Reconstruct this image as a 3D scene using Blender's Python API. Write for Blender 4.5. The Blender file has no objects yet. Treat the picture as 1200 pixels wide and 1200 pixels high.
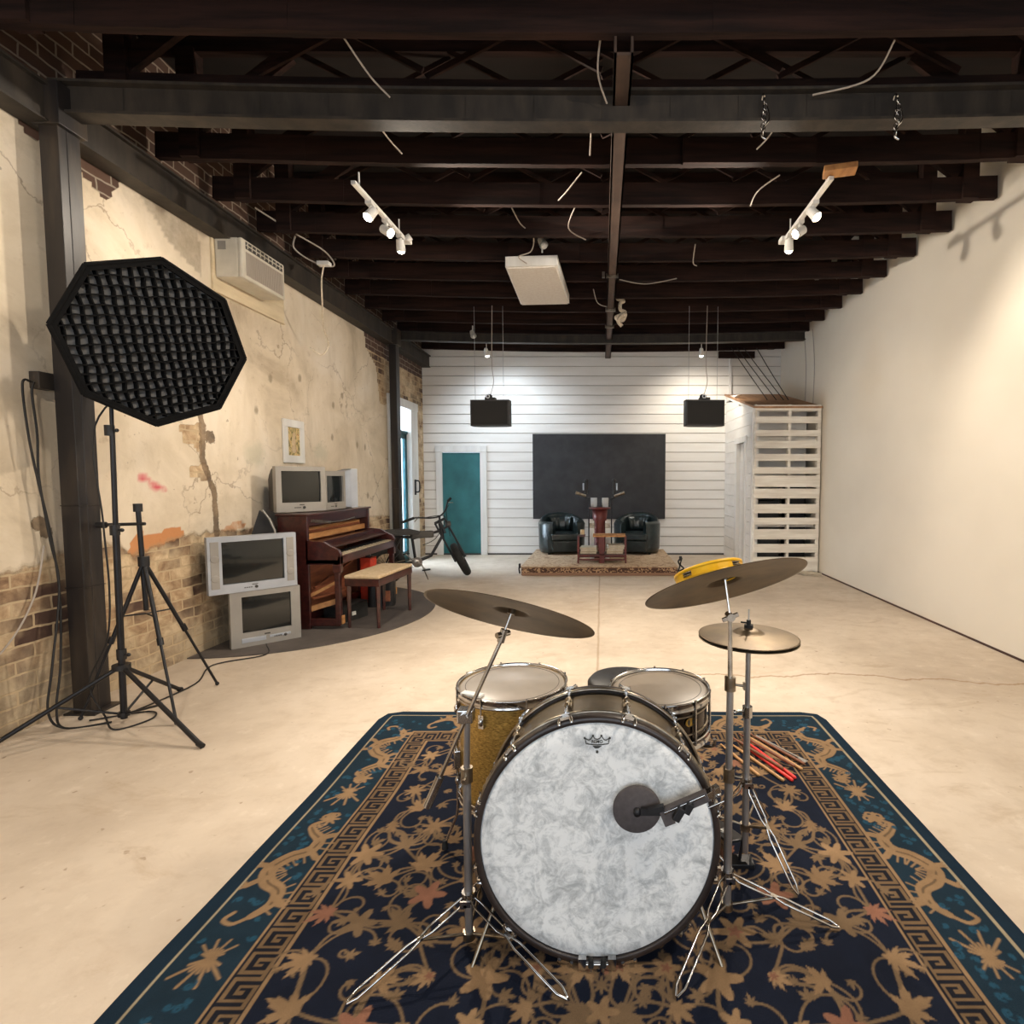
import bpy, math, random
import numpy as np
from mathutils import Vector, Matrix
random.seed(7); rng = np.random.default_rng(7)
PI = math.pi
S = bpy.context.scene
COL = S.collection
R = math.radians

# ---------------------------------------------------------------- helpers
def lin(c):
    c = c / 255.0
    return c / 12.92 if c <= 0.04045 else ((c + 0.055) / 1.055) ** 2.4
def rgb(r, g, b): return (lin(r), lin(g), lin(b), 1.0)

class N:
    """small node-tree helper"""
    def __init__(s, name):
        s.m = bpy.data.materials.new(name); s.m.use_nodes = True
        s.t = s.m.node_tree; s.n = s.t.nodes; s.l = s.t.links
        s.b = s.n['Principled BSDF']; s.out = s.n['Material Output']
        s.tc = s.n.new('ShaderNodeTexCoord')
    def val(s, sock, v):
        if hasattr(v, 'is_output'): s.l.new(v, sock)
        else: sock.default_value = v
    def map(s, scale=(1, 1, 1), rot=(0, 0, 0), loc=(0, 0, 0)):
        m = s.n.new('ShaderNodeMapping'); m.inputs['Scale'].default_value = scale
        m.inputs['Rotation'].default_value = rot; m.inputs['Location'].default_value = loc
        s.l.new(s.tc.outputs['Object'], m.inputs['Vector']); return m.outputs[0]
    def noise(s, vec, scale=5, detail=4, rough=.55, dist=0, out=0):
        n = s.n.new('ShaderNodeTexNoise'); s.l.new(vec, n.inputs['Vector'])
        n.inputs['Scale'].default_value = scale; n.inputs['Detail'].default_value = detail
        n.inputs['Roughness'].default_value = rough; n.inputs['Distortion'].default_value = dist
        return n.outputs[out]
    def ramp(s, f, stops):
        r = s.n.new('ShaderNodeValToRGB'); s.l.new(f, r.inputs[0]); e = r.color_ramp.elements
        while len(e) < len(stops): e.new(.5)
        for i, (p, c) in enumerate(stops):
            e[i].position = p; e[i].color = c if isinstance(c, tuple) else (c, c, c, 1)
        return r.outputs[0]
    def mix(s, f, a, b, mode='MIX'):
        m = s.n.new('ShaderNodeMix'); m.data_type = 'RGBA'; m.blend_type = mode
        s.val(m.inputs[0], f); s.val(m.inputs[6], a); s.val(m.inputs[7], b); return m.outputs[2]
    def math(s, op, a, b=0.0, clamp=False):
        m = s.n.new('ShaderNodeMath'); m.operation = op; m.use_clamp = clamp
        s.val(m.inputs[0], a); s.val(m.inputs[1], b); return m.outputs[0]
    def attr(s, name):
        a = s.n.new('ShaderNodeAttribute'); a.attribute_name = name; return a.outputs
    def sep(s, v):
        x = s.n.new('ShaderNodeSeparateXYZ'); s.l.new(v, x.inputs[0]); return x.outputs
    def sepc(s, v):
        x = s.n.new('ShaderNodeSeparateColor'); s.l.new(v, x.inputs[0]); return x.outputs
    def bump(s, h, strength=.3, dist=.01):
        b = s.n.new('ShaderNodeBump'); b.inputs['Strength'].default_value = strength
        b.inputs['Distance'].default_value = dist; s.l.new(h, b.inputs['Height'])
        s.l.new(b.outputs[0], s.b.inputs['Normal'])
    def set(s, **k):
        for a, v in k.items():
            s.val(s.b.inputs[a.replace('_', ' ')], v)

def mat(name, c, rough=.5, metal=0., c2=None, scale=6, stretch=(1, 1, 1), bump=0., bscale=40, bdist=.004, coat=0., lo=.35, hi=.65, spec=None, detail=4):
    n = N(name)
    if c2 is not None:
        f = n.ramp(n.noise(n.map(stretch), scale, detail), [(lo, 0.), (hi, 1.)])
        n.set(Base_Color=n.mix(f, c, c2))
    else: n.set(Base_Color=c)
    n.set(Roughness=rough, Metallic=metal)
    if coat: n.b.inputs['Coat Weight'].default_value = coat; n.b.inputs['Coat Roughness'].default_value = .15
    if spec is not None: n.b.inputs['Specular IOR Level'].default_value = spec
    if bump: n.bump(n.noise(n.map(stretch), bscale, 3), bump, bdist)
    return n.m
def emis(name, c, strength):
    n = N(name); n.set(Base_Color=c, Emission_Color=c, Emission_Strength=strength); return n.m

def frame(axis):
    a = Vector(axis).normalized(); h = Vector((0, 0, 1)) if abs(a.z) < .9 else Vector((1, 0, 0))
    u = h.cross(a).normalized(); return u, a.cross(u), a
class MB:
    def __init__(s): s.v = []; s.f = []; s.sm = []
    def add(s, vs, fs, smooth=False):
        o = len(s.v); s.v += [tuple(v) for v in vs]
        s.f += [tuple(o + i for i in f) for f in fs]; s.sm += [smooth] * len(fs)
    def box(s, c, d, rot=None):
        c = Vector(c); vs = []
        for x in (-.5, .5):
            for y in (-.5, .5):
                for z in (-.5, .5):
                    p = Vector((x * d[0], y * d[1], z * d[2]))
                    if rot is not None: p = rot @ p
                    vs.append(c + p)
        s.add(vs, [(0, 1, 3, 2), (4, 6, 7, 5), (0, 4, 5, 1), (2, 3, 7, 6), (0, 2, 6, 4), (1, 5, 7, 3)])
        return s
    def bb(s, x0, x1, y0, y1, z0, z1):
        return s.box(((x0 + x1) / 2, (y0 + y1) / 2, (z0 + z1) / 2), (abs(x1 - x0), abs(y1 - y0), abs(z1 - z0)))
    def cyl(s, a, b, r, r2=None, n=16, cap=True, smooth=True):
        r2 = r if r2 is None else r2; a = Vector(a); b = Vector(b); u, w, ax = frame(b - a); vs = []
        for p, q in ((a, r), (b, r2)):
            for i in range(n):
                t = 2 * PI * i / n; vs.append(p + (u * math.cos(t) + w * math.sin(t)) * q)
        s.add(vs, [(i, (i + 1) % n, n + (i + 1) % n, n + i) for i in range(n)], smooth)
        if cap: s.add(vs, [tuple(range(n - 1, -1, -1)), tuple(range(n, 2 * n))])
        return s
    def bar(s, a, b, w, h, up=(0, 0, 1)):
        a = Vector(a); b = Vector(b); ax = (b - a).normalized(); up = Vector(up)
        if abs(ax.dot(up)) > .98: up = Vector((1, 0, 0))
        sx = ax.cross(up).normalized(); uz = sx.cross(ax); vs = []
        for p in (a, b):
            for i, j in ((-1, -1), (1, -1), (1, 1), (-1, 1)): vs.append(p + sx * (i * w / 2) + uz * (j * h / 2))
        s.add(vs, [(3, 2, 1, 0), (4, 5, 6, 7), (0, 1, 5, 4), (1, 2, 6, 5), (2, 3, 7, 6), (3, 0, 4, 7)]); return s
    def tube(s, pts, r, n=8, closed=False):
        P = [Vector(p) for p in pts]; m = len(P); vs = []; pu = None
        rr = r if isinstance(r, (list, tuple)) else [r] * m
        for i, p in enumerate(P):
            if closed: t = P[(i + 1) % m] - P[i - 1]
            else: t = P[min(i + 1, m - 1)] - P[max(i - 1, 0)]
            if t.length < 1e-9: t = Vector((0, 0, 1))
            t.normalize()
            u = frame(t)[0] if pu is None else (pu - t * pu.dot(t)).normalized()
            pu = u; w = t.cross(u)
            for k in range(n):
                a = 2 * PI * k / n; vs.append(p + (u * math.cos(a) + w * math.sin(a)) * rr[i])
        fs = []
        for i in range(m if closed else m - 1):
            j = (i + 1) % m
            for k in range(n): fs.append((i * n + k, i * n + (k + 1) % n, j * n + (k + 1) % n, j * n + k))
        s.add(vs, fs, True)
        if not closed: s.add(vs, [tuple(range(n - 1, -1, -1)), tuple(range((m - 1) * n, m * n))])
        return s
    def lathe(s, prof, o=(0, 0, 0), axis=(0, 0, 1), n=48, smooth=True):
        u, w, a = frame(axis); o = Vector(o); vs = []
        for r, z in prof:
            for i in range(n):
                t = 2 * PI * i / n; vs.append(o + a * z + (u * math.cos(t) + w * math.sin(t)) * max(r, 1e-5))
        fs = []
        for j in range(len(prof) - 1):
            for i in range(n): fs.append((j * n + i, j * n + (i + 1) % n, (j + 1) * n + (i + 1) % n, (j + 1) * n + i))
        s.add(vs, fs, smooth); return s
    def prism(s, poly, o, u, v, w, smooth=False):
        """poly of (a,b) in the plane o+a*u+b*v, thickened by vector w"""
        o, u, v, w = map(Vector, (o, u, v, w)); n = len(poly)
        vs = [o + u * a + v * b for a, b in poly]; vs += [p + w for p in vs]
        s.add(vs, [tuple(range(n - 1, -1, -1)), tuple(range(n, 2 * n))])
        s.add(vs, [(i, (i + 1) % n, n + (i + 1) % n, n + i) for i in range(n)], smooth); return s
    def ball(s, c, r, n=12, sq=(1, 1, 1)):
        c = Vector(c); vs = []; m = n // 2
        for j in range(m + 1):
            ph = PI * j / m
            for i in range(n):
                t = 2 * PI * i / n
                vs.append(c + Vector((math.sin(ph) * math.cos(t) * sq[0], math.sin(ph) * math.sin(t) * sq[1], math.cos(ph) * sq[2])) * r)
        fs = [(j * n + i, (j + 1) * n + i, (j + 1) * n + (i + 1) % n, j * n + (i + 1) % n) for j in range(m) for i in range(n)]
        s.add(vs, fs, True); return s
    def torus(s, c, Rr, r, axis=(0, 0, 1), n=48, k=10, a0=0, a1=2 * PI):
        u, w, a = frame(axis); c = Vector(c); full = abs(a1 - a0 - 2 * PI) < 1e-6
        m = n if full else n + 1
        s.tube([c + (u * math.cos(a0 + (a1 - a0) * i / n) + w * math.sin(a0 + (a1 - a0) * i / n)) * Rr for i in range(m)], r, k, full); return s
    def rbox(s, x0, x1, y0, y1, z0, z1, r=.02, seg=5):
        """box with rounded vertical-plane corners (extruded along z)"""
        pts = []
        for cx, cy, a in ((x1 - r, y1 - r, 0), (x0 + r, y1 - r, 90), (x0 + r, y0 + r, 180), (x1 - r, y0 + r, 270)):
            for i in range(seg + 1):
                t = R(a + 90 * i / seg); pts.append((cx + r * math.cos(t), cy + r * math.sin(t)))
        return s.prism(pts, (0, 0, z0), (1, 0, 0), (0, 1, 0), (0, 0, z1 - z0))
    def tr(s, M):
        s.v = [tuple(M @ Vector(v)) for v in s.v]; return s
    def build(s, name, m, parent=None, bevel=0, loc=None, rot=None, seg=2, sub=0):
        me = bpy.data.meshes.new(name); me.from_pydata(s.v, [], s.f)
        me.polygons.foreach_set('use_smooth', s.sm); me.materials.append(m); me.update()
        o = bpy.data.objects.new(name, me); COL.objects.link(o)
        if parent is not None: o.parent = parent
        if loc is not None: o.location = loc
        if rot is not None: o.rotation_euler = rot
        if bevel:
            b = o.modifiers.new('bevel', 'BEVEL'); b.width = bevel; b.segments = seg; b.limit_method = 'ANGLE'; b.angle_limit = R(40)
        if sub:
            b = o.modifiers.new('sub', 'SUBSURF'); b.levels = b.render_levels = sub
        return o
def tag(o, label, cat, group=None, kind=None):
    o['label'] = label; o['category'] = cat
    if group: o['group'] = group
    if kind: o['kind'] = kind
    return o
def thing(name, label, cat, loc=(0, 0, 0), rot=(0, 0, 0), group=None, kind=None):
    o = bpy.data.objects.new(name, None); COL.objects.link(o); o.empty_display_size = .05
    o.location = loc; o.rotation_euler = rot; return tag(o, label, cat, group, kind)
def structure(o, label=None):
    o['kind'] = 'structure'
    if label: o['label'] = label
    return o
def dup(o, parent=None):
    c = o.copy(); COL.objects.link(c)
    if parent is not None: c.parent = parent
    for ch in o.children: dup(ch, c)
    return c
def spline(pts, n=8):
    P = [Vector(p) for p in pts]; out = []
    for i in range(len(P) - 1):
        a, b, c, d = P[max(i - 1, 0)], P[i], P[i + 1], P[min(i + 2, len(P) - 1)]
        for k in range(n):
            t = k / n
            out.append(.5 * ((2 * b) + (c - a) * t + (2 * a - 5 * b + 4 * c - d) * t * t + (3 * b - a - 3 * c + d) * t ** 3))
    out.append(P[-1]); return out

# ---------------------------------------------------------------- camera
H = 1.45
cam = bpy.data.cameras.new('camera'); co = bpy.data.objects.new('camera', cam); COL.objects.link(co)
cam.sensor_width = 36; cam.lens = 36 * 650 / 1200; cam.shift_x = (600 - 705) / 1200; cam.clip_start = .02
co.location = (0, 0, H); co.rotation_euler = (PI / 2 - math.atan(40 / 650), 0, 0); S.camera = co

# ---------------------------------------------------------------- materials
M = {}
M['steel_paint'] = mat('dark_painted_steel', rgb(40, 36, 33), .6, .1, rgb(62, 55, 48), 9, (1, 1, .3), .15, 60)
M['column_paint'] = mat('column_paint', rgb(34, 31, 32), .42, .1, rgb(72, 62, 52), 7, (1, 1, .18), .2, 50, lo=.45, hi=.75)
M['joist'] = mat('old_joist_wood', rgb(27, 17, 15), .9, 0, rgb(48, 30, 25), 7, (.25, 3, 3), .4, 30, spec=.25)
M['rail'] = mat('rail_brown_steel', rgb(64, 50, 44), .6, .1, rgb(88, 70, 60), 8, (1, .3, 1), .1)
M['deck'] = mat('roof_deck_wood', rgb(18, 14, 13), .95, 0, rgb(30, 22, 20), 3, (.3, 3, 1))
M['white_board'] = mat('white_board_paint', rgb(236, 234, 230), .55, 0, rgb(228, 225, 220), 3, (.4, 1, 3), .1, 30)
M['white_wall'] = mat('smooth_white_wall', rgb(226, 219, 206), .7, 0, rgb(214, 206, 192), .8, (1, .5, .7), .04, 90)
M['white_trim'] = mat('white_trim_paint', rgb(234, 233, 230), .45, 0, rgb(214, 212, 208), 5, (1, 1, .2))
M['chrome'] = mat('chrome', rgb(222, 220, 218), .16, 1., rgb(176, 174, 172), 14)
M['nickel'] = mat('aged_nickel', rgb(176, 166, 150), .3, 1., rgb(128, 116, 100), 20)
M['black_metal'] = mat('black_metal', rgb(22, 22, 26), .38, .3, rgb(34, 34, 38), 12)
M['dark_tube'] = mat('smoked_chrome_tube', rgb(176, 172, 170), .34, .75, rgb(140, 136, 134), 12, (1, 1, .3))
M['rubber'] = mat('black_rubber', rgb(18, 18, 18), .8, 0, rgb(30, 30, 30), 30)
M['black_plastic'] = mat('black_plastic', rgb(20, 20, 22), .5, 0, rgb(30, 30, 33), 25, bump=.1, bscale=200)
M['cymbal'] = mat('aged_bronze_cymbal', rgb(92, 76, 58), .34, .95, rgb(122, 102, 76), 10, (1, 1, 1), .08, 60, .001)
M['gold_badge'] = mat('gold_badge', rgb(196, 164, 84), .3, .9, rgb(150, 120, 60), 60)
M['dark_wood'] = mat('mahogany_stain', rgb(46, 20, 20), .3, 0, rgb(72, 32, 28), 8, (3, .5, 3), coat=.4)
M['mid_wood'] = mat('worn_brown_wood', rgb(122, 70, 50), .5, 0, rgb(160, 98, 66), 10, (2, .3, 2))
M['light_wood'] = mat('raw_wood', rgb(190, 138, 84), .6, 0, rgb(160, 110, 66), 12, (2, .4, 2))
M['silver_plastic'] = mat('silver_plastic', rgb(176, 182, 192), .4, .25, rgb(164, 169, 178), 4)
M['grey_plastic'] = mat('warm_grey_plastic', rgb(156, 152, 146), .45, .1, rgb(144, 140, 134), 4)
M['dark_grey_plastic'] = mat('dark_grey_plastic', rgb(70, 66, 62), .55, 0, rgb(58, 56, 54), 6)
M['screen'] = mat('crt_glass', rgb(18, 22, 23), .07, 0, rgb(26, 30, 30), 2, coat=.5)
M['leather'] = mat('black_leather', rgb(32, 46, 48), .3, 0, rgb(20, 30, 32), 14, (1, 1, 1), .35, 22, .01, coat=.25)
M['black_paint'] = mat('matt_black_paint', rgb(44, 44, 46), .85, 0, rgb(54, 54, 56), 5)
M['teal'] = mat('teal_door_paint', rgb(22, 84, 86), .5, 0, rgb(48, 116, 120), 2.2, (1, 1, 1), .05, 30, lo=.3, hi=.75)
M['teal_frame'] = mat('teal_frame_paint', rgb(20, 70, 78), .5, 0, rgb(30, 92, 100), 5)
M['yellow'] = mat('yellow_plastic', rgb(240, 188, 24), .35, 0, rgb(226, 170, 16), 8)
M['ac'] = mat('off_white_plastic', rgb(214, 208, 194), .5, 0, rgb(196, 190, 176), 5)
M['plywood'] = mat('painted_plywood', rgb(224, 208, 178), .6, 0, rgb(206, 188, 156), 6, (1, .4, 2))
M['brown_ply'] = mat('brown_plywood', rgb(176, 136, 102), .7, 0, rgb(146, 108, 78), 5, (2, .4, 1))
M['pallet'] = mat('whitewashed_pallet', rgb(238, 234, 226), .7, 0, rgb(218, 212, 202), 7, (.3, 2, 3), .3, 30)
M['cream_cloth'] = mat('cream_cloth', rgb(206, 184, 152), .85, 0, rgb(190, 166, 132), 30, bump=.2, bscale=300)
M['orange'] = mat('orange_red', rgb(224, 72, 40), .5, 0, rgb(200, 56, 34), 12)
M['paper'] = mat('book_paper', rgb(206, 196, 178), .8, 0, rgb(180, 166, 146), 30)
M['rope'] = mat('white_rope', rgb(226, 214, 196), .85, 0, rgb(196, 182, 160), 60, bump=.3, bscale=300)
M['cable'] = mat('grey_cable', rgb(168, 158, 148), .6)
M['black_cable'] = mat('black_cable', rgb(24, 22, 22), .6)
M['steel_cable'] = mat('steel_cable', rgb(190, 190, 190), .35, .8)
M['softbox'] = mat('softbox_fabric', rgb(7, 7, 8), .95, 0, rgb(12, 12, 13), 20, spec=.2)
M['diffuser'] = mat('softbox_diffuser', rgb(160, 158, 156), .9, 0, rgb(146, 144, 142), 5)
M['stick_wood'] = mat('drumstick_hickory', rgb(206, 160, 104), .5, 0, rgb(178, 130, 80), 20, (1, 1, 1))
M['stick_brown'] = mat('drumstick_dark', rgb(136, 84, 56), .5, 0, rgb(110, 64, 42), 20)
M['stick_red'] = mat('drumstick_red', rgb(222, 52, 44), .45)
M['white_mark'] = mat('white_mark', rgb(226, 226, 222), .5)
M['ink'] = mat('dark_ink', rgb(52, 54, 52), .6)
M['grey_cloth'] = mat('dark_grey_foam', rgb(84, 78, 78), .85, 0, rgb(74, 68, 68), 60, bump=.1, bscale=300)
M['disc_grey'] = mat('dark_grey_floor_disc', rgb(92, 84, 80), .75, 0, rgb(78, 72, 68), 6, bump=.1, bscale=120)
M['bulb'] = emis('lit_bulb', (1, .8, .5, 1), 60)
M['bulb_far'] = emis('lit_far_bulb', (1, .95, .85, 1), 25)
M['oxblood'] = mat('oxblood_metal', rgb(104, 42, 38), .35, .1, rgb(84, 32, 30), 10)
M['panel'] = mat('ceiling_panel_white', rgb(226, 220, 212), .7, 0, rgb(216, 208, 198), 30)
def glass(name, tint=(1, 1, 1, 1), rough=0.0, ior=1.45):
    n = N(name); n.set(Base_Color=tint, Roughness=rough, IOR=ior)
    n.b.inputs['Transmission Weight'].default_value = 1.; return n.m
n = N('clear_glass'); n.set(Base_Color=(.85, .88, .88, 1), Roughness=.08, Alpha=.35); M['glass'] = n.m
M['pane'] = glass('door_pane_glass', (.95, .98, 1, 1), 0.02, 1.05)

# worn brass bass-drum shell
n = N('aged_drum_shell'); f = n.ramp(n.noise(n.map((1, 1, 1)), 5, 5), [(.3, rgb(84, 74, 60)), (.7, rgb(128, 112, 88))])
n.set(Base_Color=f, Roughness=.34, Metallic=.75); M['shell'] = n.m
n = N('gold_sparkle_shell'); f = n.ramp(n.noise(n.map((1, 1, 3)), 90, 3), [(.3, rgb(126, 96, 46)), (.7, rgb(212, 172, 92))])
n.set(Base_Color=f, Roughness=.36, Metallic=.55); M['sparkle'] = n.m
M['snare_shell'] = mat('black_nickel_shell', rgb(46, 40, 38), .18, .9, rgb(70, 62, 56), 6)
M['hoop_wood'] = mat('dark_drum_hoop', rgb(38, 31, 29), .35, .1, rgb(56, 46, 42), 8)
# mottled drum head
n = N('mottled_drum_head')
a = n.noise(n.map((1, 1, 1)), 13, 7, .68, 1.2); b = n.noise(n.map((1, 1, 1), loc=(3, 1, 2)), 34, 6, .66, 1.4)
f = n.ramp(n.math('ADD', n.math('MULTIPLY', a, .62), n.math('MULTIPLY', b, .38)), [(.38, rgb(172, 175, 176)), (.47, rgb(208, 210, 210)), (.55, rgb(236, 237, 236))])
n.set(Base_Color=f, Roughness=.5); M['fiber_head'] = n.m
M['head_clear'] = mat('hazy_batter_head', rgb(168, 158, 148), .3, 0, rgb(150, 142, 132), 4, coat=.3)
M['head_grey'] = mat('coated_snare_head', rgb(150, 138, 124), .4, 0, rgb(134, 122, 108), 5, coat=.2)
# printed cloth on the small stage
n = N('stage_rug')
vm = n.map((1, 1, 1)); a = n.noise(vm, 9, 5, .6, 1.2); b = n.noise(vm, 30, 3)
f = n.ramp(n.math('ADD', n.math('MULTIPLY', a, .7), n.math('MULTIPLY', b, .3)), [(.38, rgb(126, 96, 76)), (.46, rgb(188, 160, 130)), (.56, rgb(206, 182, 152)), (.64, rgb(158, 122, 96))])
n.set(Base_Color=f, Roughness=.95); M['stage_rug'] = n.m
n = N('stage_rug_edge'); vm = n.map((1, 1, 1.6)); a = n.noise(vm, 16, 3, .6, 1.5)
z = n.sep(n.tc.outputs['Object'])[2]
band = n.math('MULTIPLY', n.math('GREATER_THAN', z, .045), n.math('LESS_THAN', z, .118))
f = n.math('MULTIPLY', n.math('GREATER_THAN', a, .47), band)
n.set(Base_Color=n.mix(f, n.mix(band, rgb(140, 108, 88), rgb(172, 140, 110)), rgb(76, 52, 42)), Roughness=.95); M['stage_edge'] = n.m

# concrete floor
n = N('worn_concrete'); v = n.map((1, 1, 1))
a = n.noise(v, .9, 6, .6, .3); b = n.noise(v, 7, 6, .65); c = n.noise(v, 60, 3)
base = n.ramp(a, [(.3, rgb(184, 168, 150)), (.52, rgb(202, 187, 169)), (.72, rgb(214, 200, 184))])
base = n.mix(n.ramp(b, [(.50, 0.), (.72, .32)]), base, rgb(170, 150, 130))
base = n.mix(n.ramp(b, [(.28, .4), (.42, 0.)]), base, rgb(224, 212, 196))
sp = n.noise(v, 22, 2, .5); base = n.mix(n.ramp(sp, [(.70, 0.), (.76, .6)]), base, rgb(140, 116, 92))
st = n.ramp(n.noise(n.map((1, 2.2, 1), loc=(4, 2, 0)), 1.7, 5, .7, .8), [(.57, 0.), (.70, .5)])
base = n.mix(st, base, rgb(168, 146, 120))
xyz = n.sep(n.tc.outputs['Object'])
w1 = n.math('MULTIPLY', n.math('SUBTRACT', n.noise(n.map((0, 1, 1)), 3, 3), .5), .02)
dj = n.math('ABSOLUTE', n.math('ADD', n.math('ADD', xyz[0], .03), w1))
crk = n.ramp(dj, [(.004, .6), (.014, 0.)])
base = n.mix(crk, base, rgb(150, 126, 100))
w2 = n.math('MULTIPLY', n.math('SUBTRACT', n.noise(n.map((1, 0, 1)), 1.3, 5, .6), .5), .5)
slope = n.math('MULTIPLY', n.math('MAXIMUM', n.math('SUBTRACT', xyz[0], 1.6), 0.), .14)
dj = n.math('ABSOLUTE', n.math('ADD', n.math('SUBTRACT', n.math('ADD', xyz[1], slope), 4.02), w2))
crk = n.math('MULTIPLY', n.ramp(dj, [(.005, .8), (.018, 0.)]), n.math('GREATER_THAN', xyz[0], .55))
base = n.mix(crk, base, rgb(150, 122, 92))
n.set(Base_Color=base, Roughness=n.ramp(b, [(.3, .55), (.7, .8)])); n.bump(n.math('ADD', b, n.math('MULTIPLY', c, .4)), .12, .01); M['floor'] = n.m

# left wall: plaster over brick, masks from the mesh attribute 'damage' (R brick, G crack/mortar, B orange) and 'marks' (R pink, G spots and darker top, B patch repair)
n = N('plaster_over_brick'); v = n.tc.outputs['Object']
yz = n.n.new('ShaderNodeCombineXYZ'); s3 = n.sep(v); n.l.new(s3[1], yz.inputs[0]); n.l.new(s3[2], yz.inputs[1])
wob = n.noise(v, 7, 3, .5, 0, 1)
dv = n.n.new('ShaderNodeVectorMath'); dv.operation = 'MULTIPLY_ADD'; n.l.new(wob, dv.inputs[0]); dv.inputs[1].default_value = (.03, .03, 0); n.l.new(yz.outputs[0], dv.inputs[2])
bt = n.n.new('ShaderNodeTexBrick'); n.l.new(dv.outputs[0], bt.inputs['Vector'])
bt.inputs['Scale'].default_value = 1; bt.inputs['Brick Width'].default_value = .23; bt.inputs['Row Height'].default_value = .084
bt.inputs['Mortar Size'].default_value = .007; bt.inputs['Mortar Smooth'].default_value = .2
bt.inputs['Color1'].default_value = (.25, .25, .25, 1); bt.inputs['Color2'].default_value = (.75, .75, .75, 1); bt.inputs['Mortar'].default_value = (.5, .5, .5, 1)
bt.offset = .5
bn = n.noise(v, 5, 6, .65, .4); bn2 = n.noise(v, 1.6, 4, .6)
bare = n.mix(bt.outputs[0], rgb(66, 48, 42), rgb(98, 72, 58))          # naked brick
washed = n.ramp(bn, [(.30, rgb(112, 84, 64)), (.44, rgb(172, 144, 112)), (.62, rgb(214, 192, 158))])
hi_z = n.math('GREATER_THAN', s3[2], 3.28)
wmask = n.ramp(n.math('ADD', n.math('MULTIPLY', bn2, .6), n.math('MULTIPLY', bt.outputs[0], .35)), [(.36, 0.), (.47, 1.)])
wmask = n.math('MULTIPLY', wmask, n.math('SUBTRACT', 1., hi_z))
brick = n.mix(wmask, bare, washed)
low = n.ramp(n.math('ADD', s3[2], n.math('MULTIPLY', n.math('SUBTRACT', bn2, .5), .5)), [(.22, 1.), (.40, 0.)])
brick = n.mix(n.math('MULTIPLY', low, .85), brick, n.ramp(bn, [(.35, rgb(128, 112, 94)), (.6, rgb(184, 166, 138))]))
brick = n.mix(bt.outputs[1], brick, n.mix(hi_z, rgb(188, 166, 134), rgb(150, 138, 124)))
p1 = n.noise(v, 1.3, 7, .62, .5); p2 = n.noise(v, 9, 6, .65); p3 = n.noise(n.map((1, 1, .25)), 3.2, 5, .65)
pl = n.ramp(p1, [(.30, rgb(182, 166, 144)), (.42, rgb(206, 191, 168)), (.55, rgb(220, 206, 185)), (.68, rgb(226, 214, 197))])
pl = n.mix(n.ramp(p3, [(.55, 0.), (.75, .4)]), pl, rgb(176, 160, 134))
pl = n.mix(n.ramp(p2, [(.60, 0.), (.76, .5)]), pl, rgb(164, 142, 114))
pl = n.mix(n.ramp(n.noise(n.map((1, 1, 1), loc=(5, 5, 5)), 15, 3), [(.70, 0.), (.74, .55)]), pl, rgb(128, 110, 92))
vo = n.n.new('ShaderNodeTexVoronoi'); vo.feature = 'DISTANCE_TO_EDGE'; vo.inputs['Scale'].default_value = 1.1
dv2 = n.n.new('ShaderNodeVectorMath'); dv2.operation = 'MULTIPLY_ADD'; n.l.new(n.noise(v, 2.5, 5, .6, 0, 1), dv2.inputs[0]); dv2.inputs[1].default_value = (.5, .5, .5); n.l.new(v, dv2.inputs[2]); n.l.new(dv2.outputs[0], vo.inputs['Vector'])
hair = n.math('MULTIPLY', n.ramp(vo.outputs['Distance'], [(.002, .6), (.010, 0.)]), n.ramp(n.noise(v, .9, 2), [(.45, 0.), (.6, 1.)]))
pl = n.mix(hair, pl, rgb(120, 98, 74))
A = n.sepc(n.attr('damage')[0]); B = n.sepc(n.attr('marks')[0])
jag = n.math('MULTIPLY', n.math('SUBTRACT', n.noise(v, 11, 5, .65), .5), .75)
def msk(ch, w=.06): return n.ramp(n.math('ADD', ch, jag), [(.5 - w, 0.), (.5 + w, 1.)])
mb = msk(A[0]); mg = msk(n.math('ADD', A[1], n.math('MULTIPLY', n.math('SUBTRACT', n.noise(v, 26, 4, .7), .5), .8))); mo = n.ramp(n.math('ADD', A[2], jag), [(.35, 0.), (.7, .9)])
pl = n.mix(n.ramp(n.math('ADD', B[1], jag), [(.3, 0.), (.9, .75)]), pl, rgb(142, 128, 106))
pl = n.mix(n.ramp(n.math('ADD', B[2], jag), [(.3, 0.), (.7, .8)]), pl, rgb(198, 190, 168))
pl = n.mix(mo, pl, rgb(196, 128, 72))
pl = n.mix(n.ramp(n.math('ADD', B[0], n.math('MULTIPLY', jag, .6)), [(.2, 0.), (.9, .95)]), pl, rgb(206, 62, 88))
edge = n.math('MULTIPLY', n.ramp(n.math('ADD', A[0], jag), [(.30, 0.), (.46, .6)]), n.math('SUBTRACT', 1., mb))
pl = n.mix(edge, pl, rgb(160, 138, 108))
colr = n.mix(mb, pl, brick); colr = n.mix(n.math('MULTIPLY', mg, .9), colr, n.ramp(bn, [(.38, rgb(84, 66, 50)), (.6, rgb(142, 120, 94))]))
n.set(Base_Color=colr, Roughness=.85)
hgt = n.math('SUBTRACT', n.math('MULTIPLY', p2, .25), n.math('MULTIPLY', mb, n.math('ADD', .5, n.math('MULTIPLY', bt.outputs[1], .5))))
hgt = n.math('SUBTRACT', hgt, n.math('MULTIPLY', mg, .6)); hgt = n.math('ADD', hgt, n.math('MULTIPLY', bn, .25))
n.bump(hgt, .6, .02); M['left_wall'] = n.m

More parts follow.
